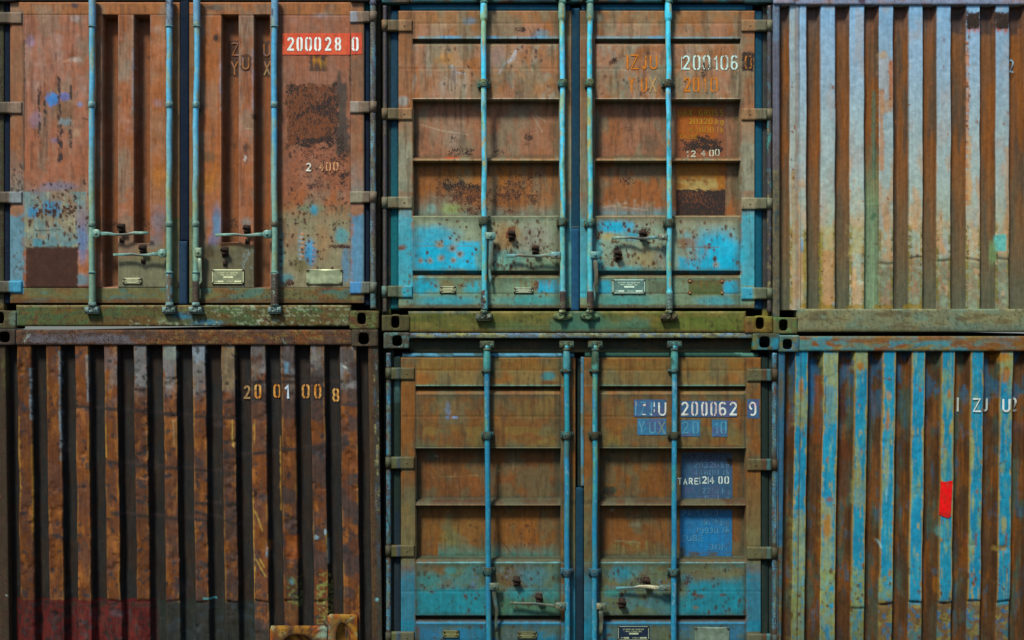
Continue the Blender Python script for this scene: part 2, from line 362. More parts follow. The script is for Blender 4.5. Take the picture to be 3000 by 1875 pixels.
def locking_bar(box, path, r, painter, guides, keepers, gpaint, dd=-13):
    """painted bar with guide brackets and a cam and keeper at each end"""
    cx, cy = path[0][0], (path[0][1] + path[-1][1]) / 2
    rr = np.random.default_rng(int(cx)); P2, R2 = [], []
    r = list(np.broadcast_to(np.asarray(r, float), (len(path),)))
    for k, (q, w_) in enumerate(zip(path, r)):
        P2.append(q); R2.append(w_)
        if k < len(path) - 1 and path[k + 1][1] - q[1] > 150:
            for t in (.2, .4, .6, .8): P2.append((q[0] + (path[k + 1][0] - q[0]) * t + rr.uniform(-1.6, 1.6), q[1] + (path[k + 1][1] - q[1]) * t)); R2.append(w_ + (r[k + 1] - w_) * t)
    path, r = P2, R2
    m = MB(); m.tube([(x, y, dd) for x, y in path], r, 16, 5); m.shift(cx, cy, dd)
    bar = build(m, box, 'locking_bar', M_BAR, painter, flat=False)
    for (gy, gh, gr, wide) in guides:
        x = np.interp(gy, [p[1] for p in path], [p[0] for p in path])
        m = MB(); m.tube([(x, gy - gh, dd), (x, gy - gh + 1.5, dd), (x, gy + gh - 1.5, dd), (x, gy + gh, dd)], [gr - 1.5, gr, gr, gr - 1.5], 16)
        if wide:
            m.slab(x - wide, gy - gh * .8, x - gr * .6, gy + gh * .8, -3, 9, 1.5); m.slab(x + gr * .6, gy - gh * .8, x + wide, gy + gh * .8, -3, 9, 1.5)
            m.disc(x - wide + 4, gy, 2.6, -6, -2, 6); m.disc(x + wide - 4, gy, 2.6, -6, -2, 6)
        m.shift(cx, cy, dd); build(m, box, 'guide_bracket', M_BAR if gr < 11.5 else M_RUST, gpaint, bar)
    for (x, y, up, w_, ell) in keepers:
        m = MB()
        s = -1 if up else 1
        m.tube([(x, y - 14 * s, dd), (x, y - 6 * s, dd), (x, y - 4 * s, dd), (x, y, dd)], [r[0], 12, 11, 7], 14)
        m.bar([(x - 2, y - 4 * s, dd), (x, y + 4 * s, dd), (x + 2, y + 10 * s, dd), (x - w_ * .4, y + 13 * s, dd)], [7, 6, 6, 4], 6)
        m.shift(cx, cy, dd); build(m, box, 'cam', M_RUST, gpaint, bar)
        m = MB()
        if ell: m.disc(x, y + 8 * s, w_, -6, 2, 20, 1.5, ry=11)
        else:
            m.slab(x - w_, y + 1 * min(s, 0) * 16, x - 7, y + (16 if s > 0 else 0), -19, 0, 2); m.slab(x + 7, y + min(s, 0) * 16, x + w_, y + (16 if s > 0 else 0), -19, 0, 2)
            m.slab(x - w_ + 1, y + (14 if s > 0 else -20), x + w_ - 1, y + (20 if s > 0 else -14), -15, 0, 2)
            m.disc(x + w_ - 7, y + 8 * s, 3.2, -22, -18, 8)
        m.shift(cx, cy, -8); build(m, box, 'cam_keeper', M_RUST, gpaint, bar)
    return bar
def handle(box, bar, piv, path, hw, painter, rnd=False):
    px, py, w_, h_ = piv; m = MB(); d = -17
    if rnd: m.disc(px, py, 12.5, d - 6, d + 4, 20, 1.5); m.slab(px - w_, py - h_, px + 2, py + h_, d - 4, d + 4, 1.5) if path[0][0] > px else m.slab(px - 2, py - h_, px + w_, py + h_, d - 4, d + 4, 1.5)
    else: m.slab(px - w_, py - h_, px + w_, py + h_, d - 6, d + 5, 2)
    m.disc(px, py, 4, d - 9, d - 5, 10)
    m.shift(px, py, d); build(m, box, 'handle_hub', M_BAR, painter, bar)
    m = MB(); P_ = []
    for i, (x, y) in enumerate(path): P_.append((x, y, d + (0, 3, 5, 2, 6, 8, 6, 5, 5)[min(i, 8)]))
    ax = (path[-1][0] - path[0][0], path[-1][1] - path[0][1]); L = math.hypot(*ax)
    P_ = [(path[0][0] + ax[0] * t + (x - path[0][0] - ax[0] * t) * .75, path[0][1] + ax[1] * t + (y - path[0][1] - ax[1] * t) * .75, dd) for (x, y, dd) in P_ for t in [((x - path[0][0]) * ax[0] + (y - path[0][1]) * ax[1]) / L ** 2]]
    m.bar(P_, [h * .82 for h in hw], 2.6); m.shift(px, py, d)
    mx, my = (path[0][0] + path[-1][0]) / 2, (path[0][1] + path[-1][1]) / 2; rx, ry = (L * .24, 5) if abs(ax[0]) > abs(ax[1]) else (5, L * .24)
    build(m, box, 'handle', M_BAR, lambda P: (painter(P), P.blob(mx, my + (2 if ry == 5 else 0), rx, ry + 3, (62, 52, 42), .85, .6, .4, 8)), bar, flat=False)
def hasp(box, door, x, y, painter, tab=True, rust=1):
    m = MB(); m.slab(x - 9, y - 15, x + 9, y + 14, 2, 8, 1.5)
    m.tube([(x - 7, y - 4, -4), (x - 3, y - 9, -12), (x + 5, y - 7, -13), (x + 9, y + 2, -7)], [5, 6, 6, 4], 10)
    m.disc(x, y - 8, 7, -16, 2, 10, 2); m.slab(x - 7, y + 1, x + 7, y + 7, -12, 3, 1.5)
    build(m, box, 'hasp', M_RUST, painter, door, flat=False)
    if tab:
        m = MB(); m.slab(x - 6, y + 26, x + 6, y + 40, 1, 8, 1.5); m.disc(x, y + 33, 3.4, -2, 2, 8); build(m, box, 'seal_catch', M_RUST, painter, door)
def id_plate(box, door, x0, y0, x1, y1, lines, base, ink, d=4, blank=False, bent=False, name='id_plate'):
    m = MB()
    dep = (lambda X, Y: 1.2 * np.sin((X - x0) / 13) + .8 * np.sin((Y - y0) / 9)) if bent else None
    m.slab(x0, y0, x1, y1, d - 1.5, d + 3, .8, step=4, dep=dep)
    for a, b in ((x0 + 3, y0 + 3), (x1 - 3, y0 + 3), (x0 + 3, y1 - 3), (x1 - 3, y1 - 3)): m.disc(a, b, 2.2, d - 3.6, d - 1, 8)
    def pt(P):
        P.fill(base); P.R[:] = .12; P.G[:] = .1; P.vary(.2, 12, 9); e = np.minimum(np.minimum(P.X - x0, x1 - P.X), np.minimum(P.Y - y0, y1 - P.Y))
        for a, b in ((x0 + 3, y0 + 3), (x1 - 3, y0 + 3), (x0 + 3, y1 - 3), (x1 - 3, y1 - 3)): P.blob(a, b, 6, 5, (60, 50, 35), .9, .4)
    pl = build(m, box, name, M_PLATE, pt, door)
    if not blank:
        m = MB(); bw = max(1.0, (y1 - y0) * .035)
        for a, b, c, e in ((x0 + 4, y0 + 1.2, x1 - 4, y0 + 1.2 + bw), (x0 + 4, y1 - 1.2 - bw, x1 - 4, y1 - 1.2), (x0 + 1.2, y0 + 5, x0 + 1.2 + bw, y1 - 5), (x1 - 1.2 - bw, y0 + 5, x1 - 1.2, y1 - 5)):
            m.grid([a, c], [b, e], d - 2.1)
        H, W_ = y1 - y0, x1 - x0
        for (txt, fy, fh, fx0, fx1) in lines:
            a, c = x0 + W_ * fx0, x0 + W_ * fx1; b = y0 + H * fy
            if txt is None: m.grid([a, c], [b, b + H * fh], d - 2.1)
            else: word(m, txt, a, c, b, b + H * fh, max(.8, H * fh * .22), d - 2.2, .25)
        build(m, box, 'plate_lettering', M_LETTER, flatp(ink, .05, .4, .1), door)
CUSTOMS = [('APPROVED FOR TRANSPORT', .19, .10, .17, .83), ('UNDER CUSTOMS SEAL', .33, .10, .23, .77), (None, .47, .12, .36, .66), ('NO', .77, .09, .10, .17), (None, .77, .10, .19, .36), ('MANUFACT', .78, .09, .46, .66), (None, .77, .10, .70, .92)]
SMALL = [(None, .30, .10, .2, .8), (None, .52, .09, .12, .88), (None, .72, .09, .25, .75)]

# ------------------------------------------------------------------ containers seen from their door end, horizontal swages (middle column)
BR = (142, 92, 64); CY = (44, 174, 214)
def mid_doors(box, c, paint_door, paint_bar, paint_frame, gasket):
    """c: dict of the measured lines of this container"""
    prof_y, prof_d = zip(*c['prof']); doors = []
    for k, (x0, x1, xa, xb) in enumerate(c['doors']):
        m = MB()
        def dep(X, Y):
            D = np.where((X > xa + .4) & (X < xb - .4), np.interp(Y, prof_y, prof_d), 6.5 + 0 * X)
            e = np.minimum(X - xa, xb - X); D += np.where((np.abs(e) < 3) & (D < 9), 1.0, 0)       # weld seam beside the swages
            for (wx, wy, wr, wa) in c.get('dents', []): D = D + wa * np.exp(-(((X - wx) / wr) ** 2 + ((Y - wy) / wr) ** 2))
            for sy in c['seams']: D += np.where(np.abs(Y - sy) < 1.6, 1.1, 0)
            return D + .8 * (fbm(X / 60, Y / 50, 3 + k) - .5)
        xs = axis(x0, x1, 3.4, [(xa - .8, xa + .8), (xb - .8, xb + .8)]); ys = axis(c['dtop'], c['dbot'], 3.4, [(p - .5, p + .5) for p in prof_y])
        X, Y = np.meshgrid(xs, ys); D = dep(X, Y)
        xs2 = np.concatenate([[x0, *xs, x1]]); ys2 = np.concatenate([[c['dtop'], *ys, c['dbot']]]); D2 = np.full((len(ys2), len(xs2)), 46.0); D2[1:-1, 1:-1] = D
        m.grid(xs2, ys2, D2, back=True)
        dr = build(m, box, 'door', M_PANEL, paint_door, label=c['dlabel'][k]); doors.append(dr)
        sx0, sx1, rodx = c['straps'][k]
        for (a, b) in c['hy'][k]:
            m = MB(); lo, hi = min(sx0, rodx), max(sx1, rodx)
            kx = (x0 if k == 0 else x1)
            m.slab(sx0, a, sx1, b, 1.5, 9, 1.5, step=4, dep=lambda X, Y, kx=kx, k=k: np.where((X < kx) if k == 0 else (X > kx), -4.5 * sm(0, 6, np.abs(X - kx)), 0))
            m.tube([(rodx, a + 1, 6), (rodx, b - 1, 6)], 9.5, 16)
            m.disc((sx0 + sx1) / 2 + (12 if k == 0 else -12), (a + b) / 2, 2.5, -.5, 2, 8)
            build(m, box, 'hinge', M_PANEL, paint_door, dr)
        m = MB(); gx0, gx1 = c['gask'][k]; m.slab(gx0, c['dtop'] - 4, gx1, c['dbot'] + 4, 13, 30, 5, step=5)
        m.slab(x0 + 3, c['gtop'][0], x1 - 3, c['gtop'][1], 10 if c['gtop'][2] else 16, 30, 4, step=6)
        build(m, box, 'door_seal', M_RUBBER, gasket, dr)
    m = MB()
    for (a, b, y0, y1, d) in c['cgask']: m.slab(a, y0, b, y1, d, 28, 3, step=6)
    build(m, box, 'centre_seal', M_RUBBER, gasket, doors[1])
    # frame
    for (a, b, rod, rr) in c['posts']:
        m = MB(); m.slab(a, c['ytop'] + 40, b, c['ybot'] - 42, 16, 60, 2, step=8); build(m, box, 'corner_post', M_RUST, paint_frame)
        m = MB(); m.tube([(rod, c['dtop'] - 14, 6), (rod, c['dbot'] + 12, 6)], rr, 14, 6); build(m, box, 'hinge_rod', M_BAR, c['rodpaint'], flat=False)
    m = MB()
    for (a, y0, b, y1, d0, d1) in c['header']: m.slab(a, y0, b, y1, d0, d1, 2, step=6)
    build(m, box, 'door_header', M_PANEL, paint_frame)
    m = MB(); a, y0, b, y1 = c['sill']; m.slab(a, y0, b, y1, 1, 60, 3, step=5); build(m, box, 'door_sill', M_PANEL, paint_frame)
    cast4(box, c['cast'], paint_frame)
    m = MB(); m.slab(c['x0'] + 20, c['ytop'] + 30, c['x1'] - 20, c['ybot'] - 30, 48, 58, 2); build(m, box, 'dark_backing', M_RUST, flatp((28, 28, 30), .2, .2))  # dark backing sheet in place of the shaded interior
    return doors

def dark_edges_guide_dirt(P, A, B, rows, bars, gy, c, ymax):  # darkens panel edges and behind the bars, adds dirt round the guides
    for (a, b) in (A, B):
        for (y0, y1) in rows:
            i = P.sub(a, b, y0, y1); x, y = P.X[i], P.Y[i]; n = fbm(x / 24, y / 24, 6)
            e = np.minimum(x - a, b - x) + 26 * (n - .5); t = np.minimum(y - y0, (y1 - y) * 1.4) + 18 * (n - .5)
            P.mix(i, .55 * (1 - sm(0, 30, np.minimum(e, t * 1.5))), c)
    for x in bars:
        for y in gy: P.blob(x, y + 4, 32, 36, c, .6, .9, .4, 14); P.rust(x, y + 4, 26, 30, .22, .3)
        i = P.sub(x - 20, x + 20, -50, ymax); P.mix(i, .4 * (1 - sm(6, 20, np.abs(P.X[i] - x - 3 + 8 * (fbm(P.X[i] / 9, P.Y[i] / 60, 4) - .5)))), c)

UC_PROF = [(20, 6.5), (110, 6.5), (111.5, 5.5), (112.5, 27), (118, 27), (129, 9), (131, 8), (286, 7), (289, 5), (290.5, 38), (455, 38), (457, 31), (460, 14), (468, 9), (470, 9), (471, 38), (628, 38), (632, 7), (634, 6), (790, 7), (793, 7), (794.5, 28), (801, 27), (808, 12), (813, 6.5), (910, 6.5)]
def paint_uc(P):
    P.fill((152, 106, 80)); P.R[:] = .05; P.G[:] = .4
    P.patches((160, 118, 98), 90, 60, .5, .12, .7); P.patches((156, 134, 112), 50, 90, .54, .1, .6); P.patches((144, 96, 62), 40, 80, .57, .1, .5); P.patches((140, 140, 130), 22, 60, .62, .07, .55, (1208, 2171, 130, 290)); P.patches((150, 90, 45), 60, 50, .6, .07, .6)
    P.rect(1090, 20, 2290, 66, (146, 102, 66), .6, 6); P.blob(1375, 60, 22, 12, (105, 130, 155), .8); P.blob(1585, 98, 22, 14, (115, 130, 145), .9); P.blob(1740, 50, 30, 14, (100, 115, 110), .7)
    P.rect(1225, 105, 2172, 112.5, (120, 148, 160), .85, 3, 2, 40)  # pale ledge line: worn edge with its highlight painted in
    for a in (1290, 1400, 1550, 1900): P.rect(a, 104, a + 60, 112, (95, 150, 190), .8, 4, 3)
    # panel A stains and scratches
    P.blob(1300, 172, 34, 18, (176, 122, 66), .7); P.blob(1345, 165, 18, 30, (165, 130, 105), .7); P.drips(1265, 1385, 205, 250, 26, (165, 148, 135), .6, 7, 80)
    P.drips(1480, 1620, 190, 250, 18, (172, 130, 92), .6, 7, 90); P.blob(1460, 165, 22, 50, (150, 122, 118), .7); P.blob(1960, 175, 34, 40, (120, 90, 70), .5)
    for s_ in ((1512, 145, 1496, 172), (1496, 172, 1476, 186), (1476, 186, 1463, 213), (1512, 145, 1508, 168), (1508, 168, 1490, 182), (1330, 210, 1362, 214), (1324, 190, 1330, 216)): P.line(*s_, (185, 190, 205), 2.0, .75)
    P.blob(1330, 220, 10, 24, (150, 140, 140), .6); P.blob(1912, 250, 16, 44, (150, 140, 125), .7); P.blob(2020, 150, 12, 20, (150, 130, 118), .6)
    P.spots(1300, 1400, 130, 280, 30, (70, 48, 44), 1.5, 4.5, .8); P.spots(1480, 1620, 70, 280, 46, (72, 50, 48), 1.5, 5, .8); P.spots(1745, 2165, 75, 285, 60, (72, 48, 40), 1.5, 6, .8)
    P.rust(1525, 84, 22, 9, .5, .1); P.rust(1800, 175, 14, 14, .6); P.rust(2062, 215, 12, 26, .6, .2)
    for x in (1213, 1640, 1746, 2171): P.rect(x - 4, 30, x + 3, 905, (92, 64, 52), .6, 3, 2)
    P.rect(1208, 286.5, 2171, 290, (165, 155, 140), .85, 2.5, 1)  # painted highlight along the worn ledge above the recess
    # recess B
    P.rect(1212, 291, 1637, 456, (142, 96, 76), .7, 4); P.rect(1746, 291, 2168, 456, (138, 92, 74), .7, 4)
    P.drips(1230, 1420, 320, 400, 20, (146, 124, 106), .6, 9, 110); P.drips(1450, 1620, 320, 400, 18, (150, 110, 86), .5, 9, 110); P.drips(1480, 1580, 330, 360, 6, (160, 135, 120), .5, 5, 100)
    P.blob(1330, 405, 26, 55, (140, 124, 112), .7, .7); P.blob(1355, 395, 8, 60, (150, 135, 120), .6, .8)
    for s_ in ((1235, 360, 1300, 378), (1300, 378, 1370, 388), (1560, 330, 1590, 380), (1570, 330, 1600, 350)): P.line(*s_, (185, 170, 150), 1.4, .6)
    P.rust(1335, 435, 38, 20, .50, .15); P.rust(1375, 438, 26, 16, .55, .05); P.rust(1465, 440, 24, 10, .5, .1); P.rust(1548, 395, 22, 16, .6, .05); P.rust(1325, 402, 22, 18, .45, .1); P.rust(1550, 420, 22, 12, .42, .1)
    P.rust(1850, 370, 30, 20, .42, .1); P.rust(1845, 355, 20, 10, .35, .1); P.blob(1915, 420, 30, 34, (82, 74, 62), .7, .9); P.rust(1900, 380, 20, 14, .3, .1)
    P.blob(1800, 390, 34, 50, (156, 96, 58), .6, .9)
    P.rect(1208, 455, 2170, 465, (92, 66, 44), .9, 3, 1); P.rect(1208, 466, 2170, 471, (140, 122, 90), .8, 2.5, 1.5); P.blob(1320, 458, 34, 5, (170, 70, 30), .9)  # rail slope painted darker against the sun; pale highlight on its worn edge
    # recess C
    P.rect(1212, 471, 1637, 632, (142, 86, 46), .85, 4); P.rect(1746, 471, 2168, 632, (140, 84, 50), .8, 4)
    P.blob(1350, 520, 70, 34, (160, 112, 66), .7, .7); P.blob(1490, 510, 60, 34, (158, 100, 52), .8, .7); P.blob(1290, 600, 75, 40, (120, 120, 110), .75, .8); P.blob(1600, 600, 60, 40, (150, 120, 95), .5, .9)
    P.grad(596, 632, (110, 140, 135), 0, .85, 10, 24, 1212, 1637); P.grad(596, 632, (92, 150, 165), 0, .9, 10, 30, 1746, 1985)
    P.blob(1325, 612, 30, 18, (134, 148, 84), .7, .7, .6, 8); P.blob(1300, 604, 12, 18, (150, 164, 120), .7, .6, .6, 8); P.blob(1262, 605, 14, 14, (130, 165, 160), .8)
    P.rust(1330, 540, 68, 36, .58, .05, .7); P.rust(1290, 565, 30, 16, .5, .1); P.rust(1380, 565, 60, 40, .62, .6); P.rust(1330, 575, 34, 26, .58, .5); P.rust(1420, 560, 40, 30, .50, .2)
    P.rust(1500, 540, 42, 30, .5, .1); P.rust(1490, 570, 50, 24, .62, .55); P.rust(1545, 530, 42, 30, .50, .1); P.rust(1560, 575, 40, 26, .52, .3); P.rust(1470, 500, 22, 24, .4, .1); P.rust(1310, 490, 20, 12, .38, .1)
    P.rust(1390, 612, 60, 18, .55, .5); P.rust(1490, 615, 40, 14, .55, .5); P.rust(1570, 515, 40, 30, .4, .1); P.rust(1350, 555, 110, 62, .43, .15, .9); P.rust(1510, 550, 110, 62, .41, .3, .9); P.rust(1400, 590, 150, 34, .44, .7, .9)
    P.rust(1840, 525, 46, 16, .45, .05); P.rust(1845, 523, 16, 14, .55, .05); P.rust(1800, 560, 16, 24, .35, .1); P.drips(1770, 1930, 580, 600, 30, (170, 165, 150), .35, 4, 34)
    for s_ in ((1925, 525, 1945, 505), (1945, 505, 1955, 508), (1770, 605, 1840, 590), (1800, 600, 1900, 612)): P.line(*s_, (70, 60, 50) if s_[1] < 530 else (180, 175, 160), 1.6, .5)
    P.rect(1208, 627, 2171, 633.5, (104, 92, 70), .9, 2, .5); P.rect(1208, 633, 2171, 636, (158, 152, 126), .8, 2, 1)  # recess foot slope darkened against the sun; lit ledge edge painted pale
    # panel D: brown washing out to bare blue
    P.rect(1210, 634, 1638, 792, (140, 148, 126), .9, 4); P.rect(1744, 634, 2170, 792, (138, 152, 134), .9, 4)
    P.grad(636, 670, (150, 112, 84), .55, 0, 10, 30, 1744, 2171, 672)
    P.blob(1262, 690, 76, 30, (64, 160, 192), .9, .7, .3, 40); P.rect(1208, 712, 1400, 800, CY, .95, 22, 16, 40); P.blob(1240, 750, 90, 50, (50, 160, 196), .8, .6); P.rect(1395, 720, 1412, 800, (80, 150, 160), .7, 8, 4)
    P.blob(1560, 700, 70, 50, (142, 138, 130), .7, .7, .3, 40); P.blob(1470, 700, 34, 60, (146, 112, 80), .7, .7); P.blob(1500, 752, 50, 24, (90, 160, 160), .75, .6); P.blob(1590, 775, 60, 20, (105, 140, 120), .7, .7); P.blob(1475, 778, 34, 16, (100, 160, 150), .7, .7)
    P.rect(1445, 720, 1640, 722, (80, 80, 60), .4, 2, 2); P.rect(1216, 719, 1395, 721, (120, 110, 80), .5, 2, 1)
    P.blob(1800, 665, 60, 20, (48, 165, 205), .95, .5, .3, 34); P.blob(1850, 690, 30, 16, (60, 160, 190), .8, .6); P.rect(1744, 700, 1764, 800, (75, 165, 185), .8, 12, 8); P.rect(1744, 782, 1940, 797, (85, 165, 180), .85, 12, 8, 20)
    P.blob(1900, 760, 50, 40, (150, 122, 75), .6, .7); P.blob(1940, 750, 24, 40, (120, 130, 130), .7, .7); P.blob(1780, 690, 24, 14, (176, 150, 90), .6, .6)
    P.blob(2110, 735, 90, 66, (46, 170, 208), .95, .6, .3, 50); P.rect(1990, 752, 2171, 800, (46, 168, 206), .95, 18, 12, 30); P.blob(2010, 690, 16, 14, (110, 160, 170), .7); P.rect(1985, 722, 2110, 726, (110, 70, 50), .7, 3, 3); P.blob(2010, 710, 30, 14, (130, 85, 60), .7)
    P.drips(1985, 2080, 660, 770, 36, (128, 88, 52), .6, 4, 60, .3); P.drips(1460, 1640, 634, 780, 90, (110, 76, 44), .6, 3, 46, .25); P.drips(1760, 1950, 640, 780, 60, (130, 92, 48), .6, 3.5, 30, .3)
    P.spots(1215, 1405, 640, 790, 46, (86, 56, 40), 1.4, 5, .9, 1.1, .5); P.spots(1440, 1635, 640, 790, 120, (80, 52, 38), 1.3, 5, .9, 1.5, .45); P.spots(1750, 1950, 640, 790, 130, (84, 54, 34), 1.3, 5.5, .9, 1.3, .5); P.spots(1990, 2170, 640, 790, 60, (88, 58, 44), 1.3, 5.5, .9, 1.4, .4)
    for (x, y, r) in ((1325, 727, 11), (1348, 744, 9), (1292, 757, 8), (1232, 763, 6), (1259, 764, 7), (1328, 762, 6), (1288, 715, 8), (2098, 775, 8), (1497, 690, 24)): P.blob(x, y, r * 1.3, r * 1.3, (150, 120, 84), .8, .8); P.rust(x, y, r * .8, r * .8, .5, .5, .7)
    P.rust(1499, 690, 20, 26, .7, 1.0, .6); P.rust(1568, 725, 26, 22, .5, .2); P.rust(1883, 680, 34, 18, .55, .5); P.rust(1810, 748, 22, 26, .65, .4, .6)
    P.rust(1490, 742, 30, 10, .45, .3)
    # panels E, F
    P.rect(1090, 806, 2290, 906, (112, 134, 112), .9, 4); P.rect(1210, 800, 2171, 813, (98, 76, 50), .85, 4, 2)
    P.blob(1240, 838, 46, 26, (55, 158, 188), .95, .5); P.blob(1395, 840, 36, 20, (62, 160, 180), .9, .6); P.rect(1575, 818, 1640, 858, (58, 160, 195), .95, 10, 6); P.rect(1755, 822, 1790, 860, (62, 158, 188), .9, 8, 4); P.rect(2120, 822, 2168, 862, (62, 160, 195), .95, 10, 5)
    P.blob(1320, 882, 120, 16, (62, 145, 165), .85, .7, .3, 40); P.blob(1560, 880, 90, 16, (70, 145, 150), .85, .7); P.blob(1830, 880, 90, 20, (74, 140, 140), .85, .7, .3, 30); P.blob(2110, 882, 70, 16, (72, 145, 160), .8, .7); P.rect(1110, 893, 2290, 906, (96, 76, 50), .7, 6, 5, 12)
    P.rect(1210, 858.5, 2171, 861.5, (72, 62, 44), .6, 2, 1); P.rect(2018, 820, 2118, 865, (84, 92, 58), .95, 3, 2); P.rect(1895, 825, 1960, 862, (92, 96, 78), .8, 8, 5)
    P.blob(1310, 832, 24, 14, (120, 100, 64), .7); P.rust(1265, 830, 9, 9, .55, .6); P.rust(1360, 835, 40, 10, .4, .7); P.drips(1340, 1640, 812, 835, 36, (120, 88, 44), .7, 4, 40, .3); P.drips(1990, 2170, 818, 826, 26, (120, 84, 50), .6, 4, 30, .3); P.rust(1570, 835, 14, 18, .55, .8)
    for (x, y) in ((2022, 824), (2116, 824), (2022, 858), (2116, 858)): P.rust(x, y, 7, 7, .75, .8, .5)
    P.spots(1120, 2240, 815, 900, 150, (86, 62, 42), 1.3, 4, .8, 1.2, .3); P.rustrect(1110, 890, 2290, 910, .32, .3, 8, 6)
    # outer strips with the hinges
    for a, b in ((1120, 1207), (1656, 1677), (1697, 1742), (2173, 2260)):
        P.rect(a, 20, b, 420, (138, 92, 64), .55, 3); P.grad(330, 420, (148, 136, 118), 0, .8, 16, 30, a, b, 420); P.rect(a, 419, b, 560, (140, 142, 126), .85, 10, 4)
        P.grad(560, 640, (72, 158, 178), 0, .9, 16, 30, a, b, 640); P.rect(a, 640, b, 870, (70, 156, 178), .88, 8, 4)
    P.blob(1182, 295, 16, 16, (150, 150, 150), .8); P.rect(1657, 30, 1673, 640, (110, 100, 70), .5, 2); P.rect(1702, 30, 1720, 640, (112, 82, 56), .5, 2); P.rect(1655, 700, 1676, 900, (90, 130, 110), .5, 4)
    for k, (a, b) in enumerate(((1130, 1209), (2172, 2262))):
        P.rect(a, 57, b, 91, (146, 112, 84), .8, 1); P.rect(a, 316, b, 350, (144, 112, 84), .8, 1); P.rect(a, 576, b, 612, (142, 132, 108), .9, 1); P.rect(a, 836, b, 876, (120, 128, 100) if k else (96, 104, 80), .9, 1)
    for (a, b) in ((1100, 1167), (2213, 2290)):
        for y in (57, 316, 576, 836): P.rect(a, y - 2, b, y + 42, (80, 80, 64), .75, 5, 3)  # outer hinge halves painted darker, shade and dirt together
    P.rect(1178, 836, 1209, 872, (70, 155, 178), .9, 4, 3); P.rect(2172, 842, 2206, 876, (66, 150, 180), .9, 4, 3)
    P.blob(1165, 595, 22, 30, (120, 92, 66), .5, .8); P.spots(1168, 1206, 560, 900, 40, (100, 70, 44), 1.2, 4, .8, 1.2, .3); P.spots(2172, 2212, 560, 860, 30, (70, 80, 70), 1, 2.5, .7); P.blob(1176, 726, 14, 8, (120, 70, 40), .8); P.rust(1176, 727, 12, 5, .5, .6)
    P.rect(2176, 150, 2210, 207, (62, 50, 44), .85, 4, 4, 6); P.rustrect(2176, 150, 2210, 207, .66, .15, 5, 4)
    P.patches((112, 116, 100), 40, 70, .58, .09, .5, (1110, 2270, 30, 630)); P.patches((92, 66, 50), 9, 80, .62, .06, .5, (1110, 2270, 30, 630)); P.drips(1215, 1635, 112, 560, 46, (84, 58, 44), .5, 3, 60); P.drips(1750, 2168, 112, 560, 46, (84, 58, 44), .5, 3, 60)
    dark_edges_guide_dirt(P, (1208, 1638), (1744, 2171), ((112, 130), (290, 457), (471, 632), (635, 793), (813, 902)), (1418, 1648, 1728, 1960), (60, 245, 648), (70, 74, 58), 912)
    P.vary(.10, 26, 40)
def frame_uc(P):
    P.fill((56, 60, 50)); P.R[:] = .2; P.G[:] = .5
    P.rect(1100, 905, 2290, 985, (98, 96, 54), 1, 4); P.patches((74, 84, 40), 60, 30, .5, .1, .7); P.patches((120, 104, 60), 50, 14, .58, .08, .6); P.rect(1600, 935, 1900, 985, (58, 112, 98), .65, 30, 18, 50); P.rect(1430, 948, 1600, 985, (60, 104, 80), .5, 30, 12, 40)
    P.rect(1960, 930, 2160, 975, (88, 106, 52), .6, 30, 12); P.rect(1190, 910, 1400, 918, (70, 84, 84), .7, 4, 3); P.drips(1200, 1330, 918, 930, 8, (44, 46, 38), .8, 2.5, 70); P.rect(1650, 908, 1760, 985, (54, 110, 104), .5, 20, 10)
    P.rect(1110, 912, 2290, 914.5, (140, 128, 90), .6, 2, 2); P.line(1440, 957, 1960, 962, (70, 70, 40), 2, .6); P.rect(1200, 966, 2210, 976, (96, 62, 40), .5, 6, 4)
    P.rect(1100, 915, 1200, 972, (70, 66, 46), .9, 5, 2); P.rect(2180, 915, 2270, 978, (104, 84, 44), .9, 5, 3); P.rect(2178, 925, 2205, 978, (100, 62, 44), .5, 8, 4); P.blob(2230, 930, 60, 14, (120, 116, 60), .6)
    P.rect(1090, -60, 2300, 14, (52, 100, 110), .85, 4); P.patches((96, 78, 62), 40, 20, .56, .07, .9, (1090, 2300, -60, 14)); P.patches((36, 44, 52), 50, 20, .55, .07, .7, (1090, 2300, -60, 14))
    P.rect(1112, 20, 1145, 905, (52, 56, 56), .95, 2); P.patches((84, 80, 60), 10, 40, .62, .06, .6, (1110, 1145, 30, 900)); P.rect(2236, 20, 2266, 905, (54, 56, 58), .95, 2)
    P.spots(1150, 2260, 915, 980, 160, (56, 50, 34), 1.2, 4, .7); P.vary(.14, 22, 18)
def rod_uc(P):
    P.fill((70, 74, 74)); P.R[:] = .45; P.G[:] = .6
    P.patches((60, 64, 80), 8, 30, .5, .1, .9)
    P.patches((70, 130, 150), 6, 16, .62, .04, .9, (2230, 2280, 0, 700)); P.patches((150, 140, 90), 6, 14, .66, .04, .9, (2230, 2280, 300, 900)); P.patches((60, 160, 160), 6, 20, .62, .04, .9, (2230, 2280, 330, 560)); P.patches((96, 90, 70), 8, 20, .6, .05, .7, (1100, 1150, 300, 900))
def gasket_uc(P):
    P.fill((40, 62, 80)); P.R[:] = .05; P.G[:] = .3
    P.rect(1130, 0, 2250, 34, (34, 74, 96), .8, 6); P.grad(300, 700, (38, 98, 108), 0, .9, 20, 60, 1130, 1175); P.grad(60, 600, (34, 86, 108), .3, .9, 20, 60, 2205, 2245); P.rect(2205, 860, 2245, 920, (36, 66, 96), .9, 8)
    P.rect(1660, 0, 1702, 668, (34, 62, 82), .9, 4); P.rect(1660, 668, 1702, 920, (44, 80, 112), .9, 2); P.rect(1672, 664, 1698, 668, (120, 130, 140), .8, 2)
